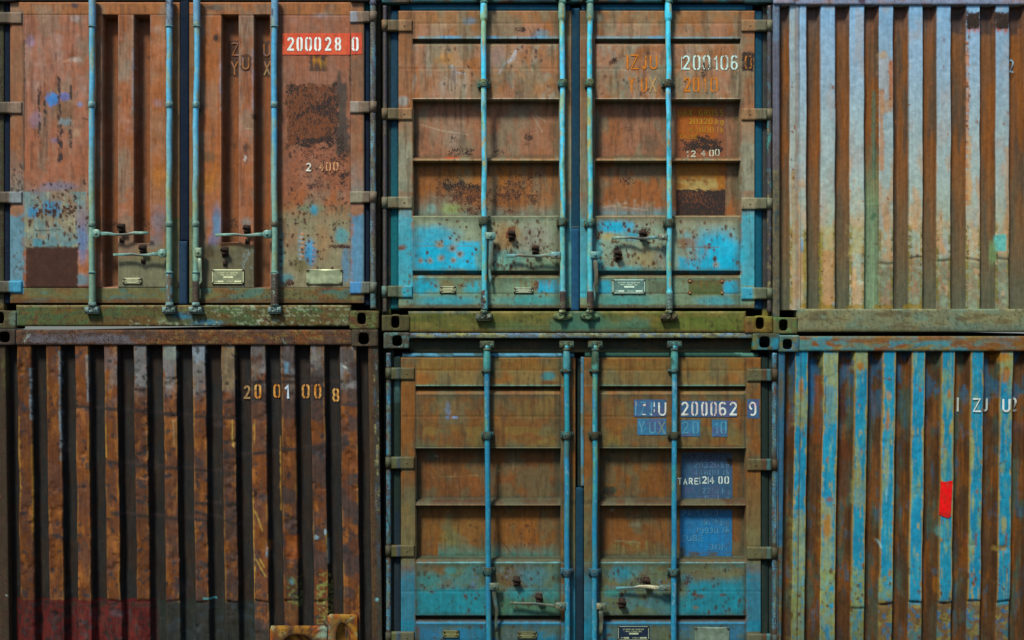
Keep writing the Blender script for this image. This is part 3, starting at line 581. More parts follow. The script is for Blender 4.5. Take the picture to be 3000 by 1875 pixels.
def bar_uc(P):
    x = P.X; P.fill((96, 206, 240)); P.R[:] = .05; P.G[:] = .25
    P.patches((160, 182, 128), 14, 60, .58, .06, .8); P.patches((112, 184, 226), 14, 70, .55, .08, .7); P.patches((62, 150, 160), 10, 40, .62, .06, .7)
    P.grad(430, 700, (92, 158, 160), 0, .55, 20, 40); P.rect(1630, -20, 1750, 60, (120, 145, 130), .8, 4); P.rect(1715, 270, 1742, 480, (130, 165, 120), .55, 30, 14)
    P.rect(1700, 0, 1760, 60, (110, 130, 110), .6, 6)
    P.patches((176, 150, 74), 6, 30, .66, .04, .8); P.drips(1405, 1430, 240, 600, 14, (96, 80, 50), .8, 2, 50); P.drips(1955, 1968, 240, 480, 10, (96, 84, 56), .8, 2, 90)
    P.rect(1635, 852, 1745, 925, (78, 54, 42), .95, 3, 3); P.rustrect(1635, 852, 1745, 925, .55, .2, 5, 5); P.rustrect(1404, 848, 1422, 925, .62, .3, 5, 8); P.rect(1950, 855, 1976, 925, (100, 100, 70), .7, 6, 5); P.rustrect(1950, 860, 1976, 925, .4, .2)
    P.patches((150, 170, 130), 7, 9, .6, .03, .9, (1640, 1745, 875, 905)); P.vary(.1, 8, 30)
def hw_uc(P):
    P.fill((92, 112, 88)); P.R[:] = .42; P.G[:] = .4; P.patches((70, 150, 160), 12, 10, .55, .06, .8); P.patches((140, 130, 76), 10, 8, .6, .05, .8); P.rect(1900, 230, 1990, 700, (64, 66, 50), .7, 4); P.rect(1400, 630, 1700, 665, (66, 78, 70), .7, 4)
    P.rect(1380, 905, 1470, 960, (84, 96, 84), .8, 4); P.patches((180, 190, 176), 14, 7, .62, .04, .9, (1380, 2020, 905, 955)); P.rect(1600, 915, 1680, 960, (110, 132, 96), .8, 6); P.rect(1700, 915, 1775, 960, (96, 130, 100), .8, 6); P.rect(1920, 916, 1996, 960, (92, 82, 62), .8, 5)
    P.rect(1380, -20, 2020, 70, (86, 150, 150), .7, 6); P.rust(1440, 935, 40, 20, .5, .2)
def hnd_uc(P):
    P.fill((112, 142, 134)); P.R[:] = .2; P.G[:] = .5; P.patches((150, 172, 160), 18, 9, .6, .05, .8); P.patches((86, 140, 150), 30, 14, .55, .06, .8); P.patches((120, 84, 56), 14, 10, .62, .05, .8); P.O[:] = .6
rusty = flatp((70, 50, 40), .6, .2, .4, .3)
def build_uc():
    b = Box('upper middle container, faded brown doors turning bright turquoise at their foot, number 200106', 1117, 2264, 982)
    c = dict(prof=UC_PROF, seams=(67, 201, 860), doors=((1167, 1674, 1208, 1638), (1700, 2212, 1744, 2171)), dtop=30, dbot=903, x0=1117, x1=2264, ytop=-38, ybot=978,
             straps=((1136, 1207, 1127), (2173, 2247, 2255)), hy=(((57, 91), (316, 350), (576, 610), (837, 871)), ((57, 91), (317, 351), (579, 613), (842, 877))),
             gask=((1143, 1168), (2211, 2238)), gtop=(8, 31, True), cgask=((1673, 1700, 20, 669, 9), (1672, 1698, 669, 911, 6)), posts=((1118, 1143, 1127, 6.5), (2238, 2264, 2255, 7)), rodpaint=rod_uc,
             header=((1196, -38, 2185, 6, 0, 60),), sill=(1196, 912, 2186, 975),
             cast=((1119, 923, 1200, 970, (1146, 925, 1171, 962)), (2181, 927, 2263, 976, (2213, 929, 2238, 965)), (1119, -38, 1200, 9, (1146, -33, 1171, 2)), (2181, -38, 2263, 9, (2213, -33, 2238, 2))),
             dents=((1500, 370, 50, 1.5), (1320, 560, 60, 2), (1860, 400, 60, 2)), dlabel=(None, None))
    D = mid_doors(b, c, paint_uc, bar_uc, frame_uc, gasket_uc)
    pr = lambda x, xt=None: ([(xt or x, -10), (xt or x, 4), (xt or x, 14), (xt or x, 40), (xt or x, 58), (xt or x, 62), (x, 400), (x + 1, 850), (x + 1, 853), (x + 1, 905)])
    rad = [7.6, 7.6, 9.5, 11, 10.5, 7.7, 7.7, 7.7, 9.5, 10]
    bars = []
    for x, xt, ell, gy in ((1418, 1417.5, 0, 646), (1648, 1646, 1, 649), (1728, 1729, 1, 652), (1960, 1958, 0, 652)):
        bars.append(locking_bar(b, pr(x, xt), rad, bar_uc, ((245, 11, 12.5, 18 if x in (1418, 1960) else 14), (gy, 12, 12.5, 17)), ((x, 918, False, 24 if not ell else 29, ell), (x, 2, True, 22, 0)), hw_uc))
    handle(b, bars[0], (1437, 691, 14, 10), [(1439, 698), (1439, 712), (1438, 740), (1436, 770), (1435, 780), (1434, 800), (1436, 812), (1437, 829)], [8, 8, 7.5, 7, 5.5, 5, 5, 5], hnd_uc)
    handle(b, bars[1], (1628, 748, 14, 10), [(1618, 747), (1600, 748), (1580, 751), (1545, 751), (1522, 746), (1505, 750), (1483, 749)], [7, 6, 5, 4.5, 5, 6, 5.5], hnd_uc)
    handle(b, bars[2], (1744, 747, 14, 10), [(1745, 754), (1745, 770), (1748, 800), (1747, 825), (1742, 835), (1741, 860), (1742, 881)], [8, 8, 7, 6.5, 5, 5, 4], hnd_uc)
    handle(b, bars[3], (1942, 695, 12, 9), [(1932, 694), (1915, 696), (1890, 700), (1870, 700), (1850, 695), (1820, 696), (1794, 697)], [7, 6, 5, 4.5, 4.5, 5, 5], hnd_uc)
    hasp(b, D[0], 1499, 690, rusty, False); hasp(b, D[0], 1568, 733, rusty, False); hasp(b, D[1], 1883, 690, rusty, False); hasp(b, D[1], 1810, 748, rusty, False)
    id_plate(b, D[0], 1288, 838, 1335, 858, SMALL, (132, 134, 110), (205, 203, 170)); id_plate(b, D[0], 1505, 842, 1562, 858, SMALL, (126, 140, 120), (210, 214, 190))
    id_plate(b, D[1], 1794, 818, 1891, 860, CUSTOMS, (110, 140, 135), (215, 235, 220))
    for q in ((2022, 824), (2116, 824), (2022, 858), (2116, 858)): m = MB(); m.disc(*q, 3.5, 3, 7, 8); build(m, b, 'rivet', M_RUST, flatp((150, 120, 86), .3, .6), D[1])
    m = MB(); d = 6.2
    for ch, a, e in (('2', 2000, 2022), ('0', 2031, 2053), ('0', 2060, 2082), ('0', 2112, 2135), ('6', 2142, 2163)): glyph(m, ch, a, e, 160, 204, 5.2, d)
    glyph(m, '1', 2092, 2108, 160, 204, 5.4, d); m.grid([1996.5, 1998.5], [165, 203], d)
    build(m, b, 'serial_number', M_LETTER, lambda P: (P.fill((205, 228, 225)), P.rust(2070, 190, 9, 20, .7, .4), P.R.__iadd__(.22), P.patches((150, 110, 80), 9, 9, .66, .03, .8)), D[1])
    m = MB(); glyph(m, '0', 2183, 2204, 160, 202, 5, 5.2)
    build(m, b, 'check_digit', M_LETTER, lambda P: (P.fill((185, 120, 60)), P.R.__iadd__(.5), P.O.__iadd__(.4)), D[1])
    m = MB()
    for ch, a, e in (('I', 1832, 1846), ('Z', 1848, 1871), ('J', 1881, 1896), ('U', 1904, 1927)): glyph(m, ch, a, e, 158, 202, 5, d)
    for ch, a, e in (('Y', 1843, 1860), ('U', 1878, 1897), ('X', 1902, 1924), ('2', 2004, 2024), ('0', 2031, 2050), ('1', 2062, 2074), ('0', 2082, 2104)): glyph(m, ch, a, e, 224, 269, 5, d)
    build(m, b, 'owner_code', M_LETTER, lambda P: (P.fill((204, 122, 50)), P.patches((156, 104, 70), 14, 14, .64, .06, .8), P.rect(1900, 222, 1926, 270, (176, 150, 112), .8, 4), P.R.__iadd__(.2)), D[1])
    wps = [(1987, 2132, 306, 455), (1987, 2132, 474, 629)]
    def pw(P):
        P.fill((138, 84, 62)); P.R[:] = .15; P.rect(1989, 300, 2100, 400, (168, 92, 34), .85, 20, 10); P.blob(2050, 390, 60, 40, (150, 86, 46), .7, .8)
        P.rustrect(2000, 402, 2126, 440, .62, .08, 22, 14, 12); P.rust(2060, 405, 40, 22, .6, .05)
        P.rect(1980, 470, 2140, 560, (158, 106, 54), .8, 8, 4); P.blob(2060, 540, 66, 26, (168, 148, 100), .85, .7, .5, 12); P.rect(2110, 470, 2140, 640, (150, 92, 52), .8, 10, 5); P.drips(2000, 2100, 515, 535, 16, (110, 70, 40), .7, 5, 16, .4)
        P.rustrect(1984, 552, 2133, 636, .80, .30, 8, 7, 16); P.rust(2030, 575, 50, 14, .8, .6)
        e = np.minimum(P.X - 1987, 2132 - P.X); P.rect(2118, 300, 2140, 470, (132, 84, 64), .9, 12, 5)
    for q in wps: m = MB(); m.grid(axis(q[0], q[1], 4), axis(q[2], q[3], 4), 37.3); build(m, b, 'weight_panel', M_PANEL, pw, D[1])
    m = MB(); word(m, 'MAX GROSS', 1992, 2127, 314, 333, 2.8, 36.6, .3); word(m, '20320', 2024, 2094, 340, 358, 2.6, 36.6, .3); word(m, 'kg', 2103, 2127, 340, 358, 2.4, 36.6, .3); word(m, '44800', 2024, 2098, 365, 383, 2.6, 36.6, .3); word(m, 'lb', 2106, 2127, 365, 383, 2.4, 36.6, .3)
    word(m, 'TARE', 1994, 2050, 389, 402, 2.2, 36.6, .3); word(m, 'PAYLOAD', 1992, 2094, 476, 492, 2.4, 36.6, .3); word(m, '18', 2035, 2060, 505, 525, 2.6, 36.6, .3); word(m, 'kg', 2105, 2126, 505, 525, 2.6, 36.6, .3); word(m, 'lb', 2108, 2127, 532, 548, 2.6, 36.6, .3)
    build(m, b, 'weight_lettering', M_LETTER, lambda P: (P.fill((178, 138, 62)), P.grad(340, 400, (160, 98, 46), 0, .7, 4, 20), P.R.__iadd__(.10)), D[1])
    m = MB(); glyph(m, '1', 2016, 2025, 435, 455, 3, 36.5); glyph(m, '2', 2030, 2044, 435, 455, 3.4, 36.5); glyph(m, '4', 2059, 2073, 433, 452, 3.4, 36.5); glyph(m, '0', 2084, 2098, 433, 453, 3.4, 36.5); glyph(m, '0', 2101, 2115, 431, 452, 3.4, 36.5)
    build(m, b, 'tare_number', M_LETTER, lambda P: (P.fill((205, 205, 185)), P.R.__iadd__(.30)), D[1])
    shell(b, 1117, 2264, -38, 978, 0, (60, 72, 72))
    return b

# ------------------------------------------------------------------ lower middle
LC_PROF = [(1040, 6.5), (1130, 6.5), (1131.5, 5.5), (1133, 30), (1140, 29), (1142, 22), (1154, 9), (1156, 8), (1311, 7), (1314, 5), (1315.5, 38), (1466, 38), (1468, 31), (1473, 14), (1482, 9), (1483, 9), (1484, 38), (1638, 38), (1641, 15), (1649, 8), (1651, 6), (1802, 7), (1806, 7), (1807.5, 28), (1814, 27), (1822, 12), (1828, 6.5), (1930, 6.5)]
def paint_lc(P):
    P.fill((112, 80, 50)); P.R[:] = .05; P.G[:] = .45
    P.patches((124, 80, 44), 90, 60, .5, .12, .7); P.patches((112, 96, 62), 70, 60, .55, .1, .7); P.patches((112, 70, 44), 40, 60, .57, .1, .5)
    P.rect(1160, 1048, 2240, 1086, (124, 98, 58), .8, 5); P.patches((124, 84, 46), 60, 12, .5, .1, .7, (1160, 2240, 1048, 1086)); P.rect(1160, 1088, 2240, 1130, (126, 108, 72), .7, 6); P.blob(1235, 1110, 34, 20, (136, 86, 48), .8); P.blob(1460, 1105, 40, 20, (140, 88, 44), .8)
    P.blob(1608, 1102, 26, 14, (66, 122, 130), .9, .5); P.blob(1610, 1122, 28, 7, (100, 60, 36), .8); P.blob(2150, 1110, 40, 20, (140, 92, 52), .7)
    P.rect(1216, 1127, 2187, 1132, (100, 142, 128), .85, 3, 1.5); P.rect(1216, 1312, 2187, 1315.5, (120, 120, 84), .8, 3, 1)  # highlights painted along the worn ledge edges
    for s_ in ((1287, 1170, 1354, 1170), (1287, 1170, 1287, 1240), (1354, 1170, 1354, 1240), (1290, 1242, 1356, 1242)): P.line(*s_, (92, 80, 60), 1.6, .5)
    P.rect(1287, 1170, 1354, 1242, (114, 92, 66), .6, 4); P.blob(1312, 1200, 8, 22, (110, 124, 160), .8, .3, .6, 8); P.blob(1334, 1224, 10, 4, (130, 150, 200), .9, .3); P.blob(1311, 1224, 6, 5, (110, 130, 180), .9)
    P.patches((120, 102, 60), 60, 30, .56, .08, .6, (1216, 2187, 1250, 1312))
    P.rect(1219, 1316, 1642, 1468, (108, 70, 44), .8, 4); P.rect(1759, 1316, 2184, 1468, (114, 72, 40), .75, 4); P.blob(1430, 1400, 90, 50, (128, 74, 40), .5, .9); P.blob(1640, 1430, 36, 26, (70, 58, 46), .8, .9); P.blob(1262, 1345, 22, 14, (70, 60, 52), .7, .8)
    P.blob(1275, 1340, 7, 4, (130, 140, 150), .8, .4)
    for s_ in ((1266, 1404, 1400, 1398), (1278, 1340, 1282, 1400), (1330, 1390, 1338, 1440), (1455, 1355, 1450, 1385), (1450, 1385, 1465, 1384), (1495, 1350, 1508, 1372), (1508, 1352, 1500, 1394)): P.line(*s_, (160, 134, 100), 1.2, .45)
    P.blob(1786, 1350, 11, 9, (48, 44, 38), .9, .4); P.blob(1782, 1442, 14, 11, (54, 56, 46), .95, .3); P.blob(1798, 1440, 14, 11, (54, 56, 46), .95, .3); P.blob(1790, 1452, 14, 12, (46, 44, 38), .9, .4); P.rust(1790, 1452, 8, 8, .6, .2); P.blob(2145, 1356, 12, 10, (46, 42, 40), .9, .5)
    P.blob(1798, 1500, 7, 6, (200, 215, 205), .9, .2, .5, 4); P.rect(1216, 1465, 2187, 1480, (68, 52, 40), .9, 3); P.rect(1216, 1480, 2187, 1484, (104, 92, 70), .8, 2, 1)  # rail slope darkened to offset the sun, painted highlight along its edge
    P.rect(1219, 1484, 1642, 1642, (118, 78, 44), .8, 4); P.rect(1759, 1484, 2184, 1642, (114, 74, 44), .8, 4)
    P.blob(1320, 1580, 28, 56, (112, 104, 64), .85, .8); P.blob(1370, 1540, 34, 40, (116, 88, 54), .5, .8); P.blob(1560, 1560, 60, 60, (134, 80, 42), .5)
    P.grad(1596, 1642, (62, 122, 118), 0, .9, 16, 26, 1280, 1642); P.grad(1610, 1645, (80, 104, 84), 0, .7, 14, 26, 1759, 2000)
    P.spots(1350, 1600, 1500, 1620, 60, (66, 48, 34), 1.2, 3.6, .8, 1.9); 
    for s_ in ((1343, 1502, 1340, 1570), (1340, 1570, 1336, 1612), (1440, 1552, 1500, 1632), (1800, 1590, 1880, 1598), (1840, 1520, 1875, 1518), (1870, 1540, 1885, 1515)): P.line(*s_, (52, 40, 38) if s_[0] < 1700 else (140, 130, 110), 1.5, .7)
    P.blob(1868, 1545, 20, 7, (134, 120, 100), .7); P.drips(1790, 1930, 1590, 1615, 40, (110, 116, 80), .5, 4, 30)
    P.rect(1216, 1637, 2187, 1649, (74, 66, 48), .9, 3, 1); P.rect(1222, 1649, 2187, 1653, (90, 140, 150), .85, 3, 2)  # foot slope toned down against the sun, ledge highlight painted beside it
    # D
    P.rect(1218, 1652, 1643, 1806, (88, 102, 84), .9, 4); P.rect(1758, 1652, 2186, 1806, (92, 102, 82), .9, 4); P.patches((58, 118, 132), 60, 34, .58, .07, .5, (1218, 2186, 1655, 1806)); P.patches((104, 84, 54), 50, 26, .56, .07, .6, (1218, 2186, 1655, 1730)); P.blob(1270, 1668, 50, 16, (112, 80, 50), .7, .7); P.blob(1500, 1690, 60, 40, (100, 72, 46), .7, .7)
    P.rect(1216, 1728, 1430, 1812, (44, 122, 140), .92, 24, 14, 40); P.blob(1260, 1700, 34, 30, (56, 120, 122), .7, .7); P.blob(1320, 1672, 20, 10, (60, 125, 130), .7); P.blob(1560, 1690, 44, 30, (66, 112, 126), .8, .6); P.blob(1520, 1745, 40, 24, (56, 126, 136), .85, .6); P.blob(1620, 1745, 30, 16, (60, 120, 120), .7); P.rect(1450, 1760, 1645, 1808, (66, 110, 92), .6, 14, 10)
    P.rect(2010, 1700, 2186, 1812, (44, 122, 144), .92, 34, 22, 50); P.blob(2000, 1780, 60, 40, (48, 118, 134), .9, .7); P.blob(1820, 1680, 40, 24, (50, 120, 140), .85, .6); P.blob(1795, 1740, 24, 12, (56, 124, 120), .8); P.blob(1930, 1770, 40, 34, (62, 100, 106), .7, .7); P.blob(2100, 1680, 60, 26, (108, 104, 76), .7, .8)
    P.blob(2040, 1782, 9, 5, (120, 92, 56), .8); P.rust(2050, 1748, 30, 9, .55, .7); P.rust(2120, 1744, 16, 7, .55, .7); P.rust(2020, 1705, 26, 26, .5, .5); P.rust(1265, 1736, 18, 6, .5, .6); P.rust(1365, 1748, 12, 12, .6, .7); P.rust(1885, 1700, 30, 22, .5, .2)
    P.patches((90, 110, 140), 14, 10, .6, .04, .8, (1380, 1400, 1690, 1740)); P.spots(1220, 1640, 1655, 1800, 120, (62, 46, 36), 1.3, 5, .8, 1.5, .35); P.spots(1760, 2186, 1655, 1800, 170, (60, 48, 38), 1.3, 5, .8, 1.4, .35); P.patches((110, 124, 150), 9, 7, .68, .03, .7, (1450, 1600, 1655, 1720)); P.patches((90, 116, 140), 9, 7, .68, .03, .7, (1760, 2000, 1690, 1800))
    P.rust(1513, 1700, 22, 24, .5, .5); P.rust(1575, 1752, 26, 26, .5, .7); P.rust(1822, 1765, 20, 24, .5, .3)
    # E
    P.rect(1160, 1820, 2240, 1990, (44, 104, 136), .9, 4); P.rect(1218, 1812, 2186, 1825, (62, 50, 38), .9, 4); P.rect(1222, 1824, 2186, 1832, (52, 116, 150), .85, 4, 2); P.rect(1450, 1836, 1570, 1890, (86, 86, 62), .7, 20, 10); P.blob(1305, 1858, 70, 24, (50, 108, 148), .8, .6); P.rect(1905, 1836, 1965, 1900, (92, 90, 60), .8, 14, 8); P.patches((84, 92, 70), 50, 30, .58, .08, .7, (1160, 2240, 1836, 1990))
    P.spots(1220, 2186, 1835, 1900, 70, (66, 46, 36), 1.5, 6, .8, 1, .35); P.rect(1218, 1840, 1228, 1890, (96, 60, 36), .7, 6, 4)
    for x in (1217, 1643, 1758, 2187): P.rect(x - 4, 1050, x + 3, 1930, (74, 56, 44), .6, 3, 2)
    for a, b in ((1120, 1215), (1662, 1690), (1711, 1756), (2188, 2275)):
        P.rect(a, 1048, b, 1400, (126, 80, 44), .7, 3); P.grad(1380, 1560, (104, 98, 72), 0, .8, 16, 30, a, b, 1560); P.rect(a, 1559, b, 1660, (102, 100, 74), .8, 10, 4); P.grad(1640, 1700, (46, 112, 134), 0, .9, 14, 26, a, b, 1700); P.rect(a, 1699, b, 1990, (44, 112, 138), .88, 8, 4)
    for k, (a, b) in enumerate(((1130, 1215), (2188, 2265))):
        for y in (1077, 1339, 1598, 1852): P.rect(a, y - 1, b, y + 40, (92, 84, 60), .9, 1); P.rect((1100, 2231)[k], y - 1, (1150, 2290)[k], y + 42, (54, 52, 42), .85, 3); P.rect((1148, 2236)[k], y, (1160, 2244)[k], y + 40, ((84, 90, 56), (90, 58, 40))[k], .7, 3); P.rect((1162, 2246)[k], y, (1172, 2256)[k], y + 40, ((56, 78, 104), (62, 112, 120))[k], .7, 3)  # outer hinge halves darkened for both shade and dirt
    P.rust(2195, 1800, 4, 70, .4, .7)
    P.patches((84, 92, 74), 50, 70, .58, .09, .5, (1120, 2280, 1050, 1640)); P.patches((74, 52, 38), 9, 80, .62, .06, .45, (1120, 2280, 1050, 1640)); P.drips(1222, 1640, 1160, 1600, 40, (66, 46, 34), .5, 3, 60); P.drips(1762, 2184, 1160, 1600, 40, (66, 46, 34), .5, 3, 60)
    dark_edges_guide_dirt(P, (1217, 1643), (1758, 2187), ((1156, 1314), (1316, 1467), (1484, 1641), (1651, 1806), (1830, 1925)), (1430, 1661, 1743, 1975), (1080, 1276, 1672), (50, 62, 54), 1930)
    P.vary(.10, 26, 40)
def frame_lc(P):
    P.fill((50, 56, 48)); P.R[:] = .15; P.G[:] = .5
    P.rect(1190, 968, 2220, 991, (116, 124, 110), .95, 2); P.patches((96, 128, 160), 40, 8, .5, .06, .85, (1190, 2220, 968, 991)); P.patches((150, 150, 100), 30, 6, .6, .05, .8, (1190, 2220, 968, 991)); P.patches((80, 76, 56), 22, 6, .6, .05, .8, (1190, 2220, 968, 991)); P.rustrect(1190, 970, 2220, 991, .35, .1)
    P.rect(1200, 991, 2205, 1032, (50, 54, 44), .95, 2); P.patches((78, 62, 44), 60, 18, .55, .08, .8, (1200, 2205, 991, 1040)); P.rect(1215, 1026, 2205, 1036, (58, 66, 50), .7, 5)
    P.rect(1112, 970, 1205, 1024, (72, 70, 62), .9, 3, 2); P.patches((90, 130, 130), 10, 10, .6, .05, .7, (1112, 1205, 970, 1024)); P.rect(2200, 974, 2285, 1026, (74, 74, 60), .9, 3); P.patches((104, 104, 60), 16, 20, .5, .06, .8, (2200, 2225, 974, 1026)); P.patches((50, 110, 120), 12, 14, .56, .05, .8, (2205, 2285, 974, 1026)); P.rect(2262, 990, 2280, 1026, (52, 124, 150), .85, 5, 4)
    P.rect(1112, 1026, 1150, 1970, (40, 44, 42), .95, 2); P.rect(2256, 1026, 2285, 1970, (42, 52, 52), .95, 2); P.rect(1200, 1935, 2200, 1998, (60, 80, 66), .9, 3); P.vary(.14, 22, 12)
def rod_lc(P):
    P.fill((62, 120, 148)); P.R[:] = .42; P.G[:] = .6; P.patches((60, 96, 110), 8, 30, .5, .1, .9); P.patches((110, 124, 100), 6, 30, .62, .05, .8); P.patches((44, 74, 74), 8, 50, .55, .05, .8, (1110, 1150, 1480, 1640)); P.patches((100, 66, 44), 7, 30, .66, .04, .9); P.patches((90, 150, 180), 5, 20, .62, .04, .8)
    for y in (1077, 1339, 1598, 1852): P.rect(1100, y - 6, 2300, y + 42, (58, 52, 42), .95, 2)
def gasket_lc(P):
    P.fill((36, 46, 44)); P.R[:] = .05; P.G[:] = .3; P.rect(1700, 1026, 2240, 1049, (48, 76, 70), .8, 5); P.patches((90, 130, 120), 50, 6, .6, .06, .8, (2000, 2220, 1028, 1046)); P.rect(1160, 1036, 1690, 1048, (96, 146, 176), .9, 2); P.patches((60, 70, 60), 30, 5, .58, .05, .8, (1160, 1690, 1036, 1048)); P.rect(1150, 1100, 1176, 1180, (56, 80, 80), .7, 10); P.blob(1162, 1125, 8, 24, (90, 120, 120), .8, .5)
    P.rect(1150, 1500, 1176, 1990, (34, 44, 56), .8, 8); P.rect(1682, 1425, 1712, 1990, (34, 62, 82), .9, 3); P.rect(1682, 1690, 1712, 1990, (32, 40, 50), .7, 8)
def bar_lc(P):
    P.fill((58, 136, 152)); P.R[:] = .12; P.G[:] = .3; P.patches((104, 140, 104), 14, 60, .56, .06, .75); P.patches((56, 124, 168), 14, 70, .53, .08, .8); P.patches((120, 160, 180), 6, 12, .7, .04, .8)
    P.rect(1400, 1450, 2000, 1990, (44, 116, 158), .55, 60, 30); P.rect(1400, 1030, 2000, 1086, (86, 140, 130), .6, 5); P.patches((60, 72, 56), 20, 20, .5, .06, .9, (1720, 2000, 1020, 1095)); P.rect(1653, 1285, 1675, 1340, (70, 96, 84), .8, 16); P.patches((130, 150, 160), 5, 18, .66, .04, .8, (1640, 2000, 1690, 1990)); P.drips(1960, 1990, 1090, 1240, 14, (170, 190, 195), .6, 2, 40)
def hw_lc(P):
    P.fill((62, 78, 66)); P.R[:] = .38; P.G[:] = .4; P.patches((60, 110, 116), 12, 10, .55, .06, .8); P.rect(1400, 990, 1700, 1040, (84, 96, 74), .6, 5); P.rect(1700, 1250, 2010, 1300, (54, 58, 44), .9, 4); P.patches((110, 108, 70), 12, 10, .6, .05, .8, (1700, 2010, 990, 1040)); P.rect(1640, 1640, 1780, 1700, (50, 104, 130), .7, 4)
def hnd_lc(P):
    P.fill((84, 96, 84)); P.R[:] = .3; P.O[:] = .25; P.patches((72, 112, 124), 24, 12, .57, .05, .8); P.patches((140, 130, 104), 12, 8, .64, .05, .8); P.rect(1805, 1715, 1860, 1735, (90, 150, 165), .8, 4)
def build_lc():
    b = Box('lower middle container, orange-brown doors turning blue below, white number 200062 on blue blocks', 1124, 2284, 2000, 0)
    c = dict(prof=LC_PROF, seams=(1086, 1222, 1736, 1878), doors=((1174, 1686, 1217, 1643), (1712, 2230, 1758, 2187)), dtop=1048, dbot=1925, x0=1122, x1=2284, ytop=976, ybot=2000,
             straps=((1146, 1213, 1138), (2190, 2262, 2270)), hy=(((1077, 1112), (1339, 1374), (1598, 1632), (1852, 1886)), ((1081, 1117), (1345, 1379), (1603, 1639), (1858, 1894))),
             gask=((1151, 1175), (2230, 2257)), gtop=(1034, 1049, True), cgask=((1687, 1711, 1430, 1935, 8), (1690, 1711, 1052, 1430, 20)), posts=((1124, 1151, 1138, 7.5), (2257, 2283, 2270, 7.5)), rodpaint=rod_lc,
             header=((1196, 976, 2206, 991, 0, 60), (1196, 991, 2206, 1034, 26, 60)), sill=(1200, 1937, 2206, 1996),
             cast=((1124, 974, 1199, 1021, (1149, 982, 1179, 1015)), (2205, 976, 2284, 1026, (2223, 985, 2256, 1020)), (1124, 1950, 1200, 1999, (1150, 1955, 1176, 1992)), (2205, 1950, 2284, 1999, (2230, 1955, 2256, 1992))),
             dents=((1420, 1380, 60, 2), (1330, 1560, 50, 2), (1860, 1560, 60, 2)), dlabel=(None, None))
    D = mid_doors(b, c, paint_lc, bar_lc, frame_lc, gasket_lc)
    m = MB(); m.slab(1702, 1046, 1711, 1425, 5, 12, 1, step=6); build(m, b, 'edge_strip', M_PANEL, lambda P: (P.fill((84, 130, 156)), P.patches((110, 100, 60), 8, 30, .55, .06, .8), P.R.__iadd__(.25)), D[1])
    bars = []
    for x, xb, gy in ((1427, 1433, 1672), (1660, 1662, 1676), (1744, 1741, 1676), (1976, 1974, 1676)):
        path = [(x, 1014), (x, 1030), (x, 1042), (x, 1060), (x, 1084), (x, 1089), ((x + xb) / 2, 1500), (xb, 1890), (xb, 1932)]; rad = [7, 9, 11, 11.5, 10.5, 7.8, 7.8, 7.9, 10]
        bars.append(locking_bar(b, path, rad, bar_lc, ((1088, 5, 12, 17), (1276, 11, 12.5, 18), (gy, 11, 12, 18)), ((x, 1020, True, 21, 0), (xb, 1940, False, 24, 0)), hw_lc))
    handle(b, bars[0], (1448, 1718, 14, 10), [(1447, 1722), (1447, 1740), (1451, 1765), (1457, 1785), (1454, 1810), (1453, 1830), (1454, 1851)], [7, 7, 6.5, 6, 5, 5, 5.5], hnd_lc)
    handle(b, bars[1], (1643, 1774, 15, 9), [(1632, 1775), (1615, 1775), (1590, 1771), (1565, 1768), (1545, 1771), (1520, 1770), (1495, 1768)], [7, 5.5, 4.5, 4.5, 5.5, 4.5, 5.5], hnd_lc)
    handle(b, bars[2], (1761, 1776, 14, 9), [(1761, 1782), (1761, 1800), (1763, 1820), (1761, 1840), (1760, 1864)], [8, 8, 7, 6.5, 5], hnd_lc)
    handle(b, bars[3], (1948, 1722, 16, 8), [(1938, 1722), (1920, 1722), (1900, 1719), (1875, 1717), (1856, 1724), (1830, 1724), (1806, 1725)], [6, 6.5, 6.5, 5, 4.5, 4.5, 5], lambda P: (hnd_lc(P), P.rect(1862, 1700, 1922, 1740, (205, 198, 172), .9, 6)))
    hasp(b, D[0], 1513, 1704, rusty, False); hasp(b, D[0], 1579, 1754, rusty, False); hasp(b, D[1], 1893, 1706, rusty, False); hasp(b, D[1], 1822, 1768, rusty, False)
    id_plate(b, D[0], 1297, 1848, 1345, 1869, SMALL, (92, 92, 60), (150, 150, 110)); id_plate(b, D[0], 1516, 1851, 1573, 1871, SMALL, (70, 70, 52), (150, 150, 115))
    id_plate(b, D[1], 1810, 1834, 1902, 1877, CUSTOMS, (32, 48, 72), (170, 178, 150)); id_plate(b, D[1], 2036, 1839, 2137, 1885, [], (124, 140, 128), (1, 1, 1), blank=True, bent=True, name='blank_plate')
    # number blocks
    d = 6.1; blocks = []
    for (a, y0, e, y1) in ((1858, 1171, 1953, 1221), (1995, 1175, 2160, 1222), (2190, 1170, 2226, 1226), (1868, 1227, 1953, 1275), (1996, 1231, 2052, 1279), (2087, 1230, 2132, 1280)): blocks.append((a, y0, e, y1))
    def nb(P):
        P.fill((62, 92, 128)); P.R[:] = .05; P.G[:] = .2; P.rect(1850, 1226, 2140, 1285, (62, 112, 148), .9, 2); P.rect(1858, 1170, 1920, 1222, (66, 100, 138), .8, 4); P.patches((84, 80, 120), 30, 20, .55, .08, .6)
    for (a, y0, e, y1) in blocks: m = MB(); m.grid(axis(a, e, 4), axis(y0, y1, 4), d); build(m, b, 'number_block', M_PANEL, nb, D[1])
    m = MB()
    for ch, a, e in (('2', 1996, 2018), ('0', 2026, 2046), ('0', 2055, 2074), ('0', 2082, 2101), ('6', 2107, 2129), ('2', 2138, 2160)): glyph(m, ch, a, e, 1177, 1219, 5.6, 5.2)
    glyph(m, 'U', 1929, 1953, 1177, 1219, 5, 5.2); glyph(m, '9', 2195, 2217, 1177, 1219, 5.4, 5.2)
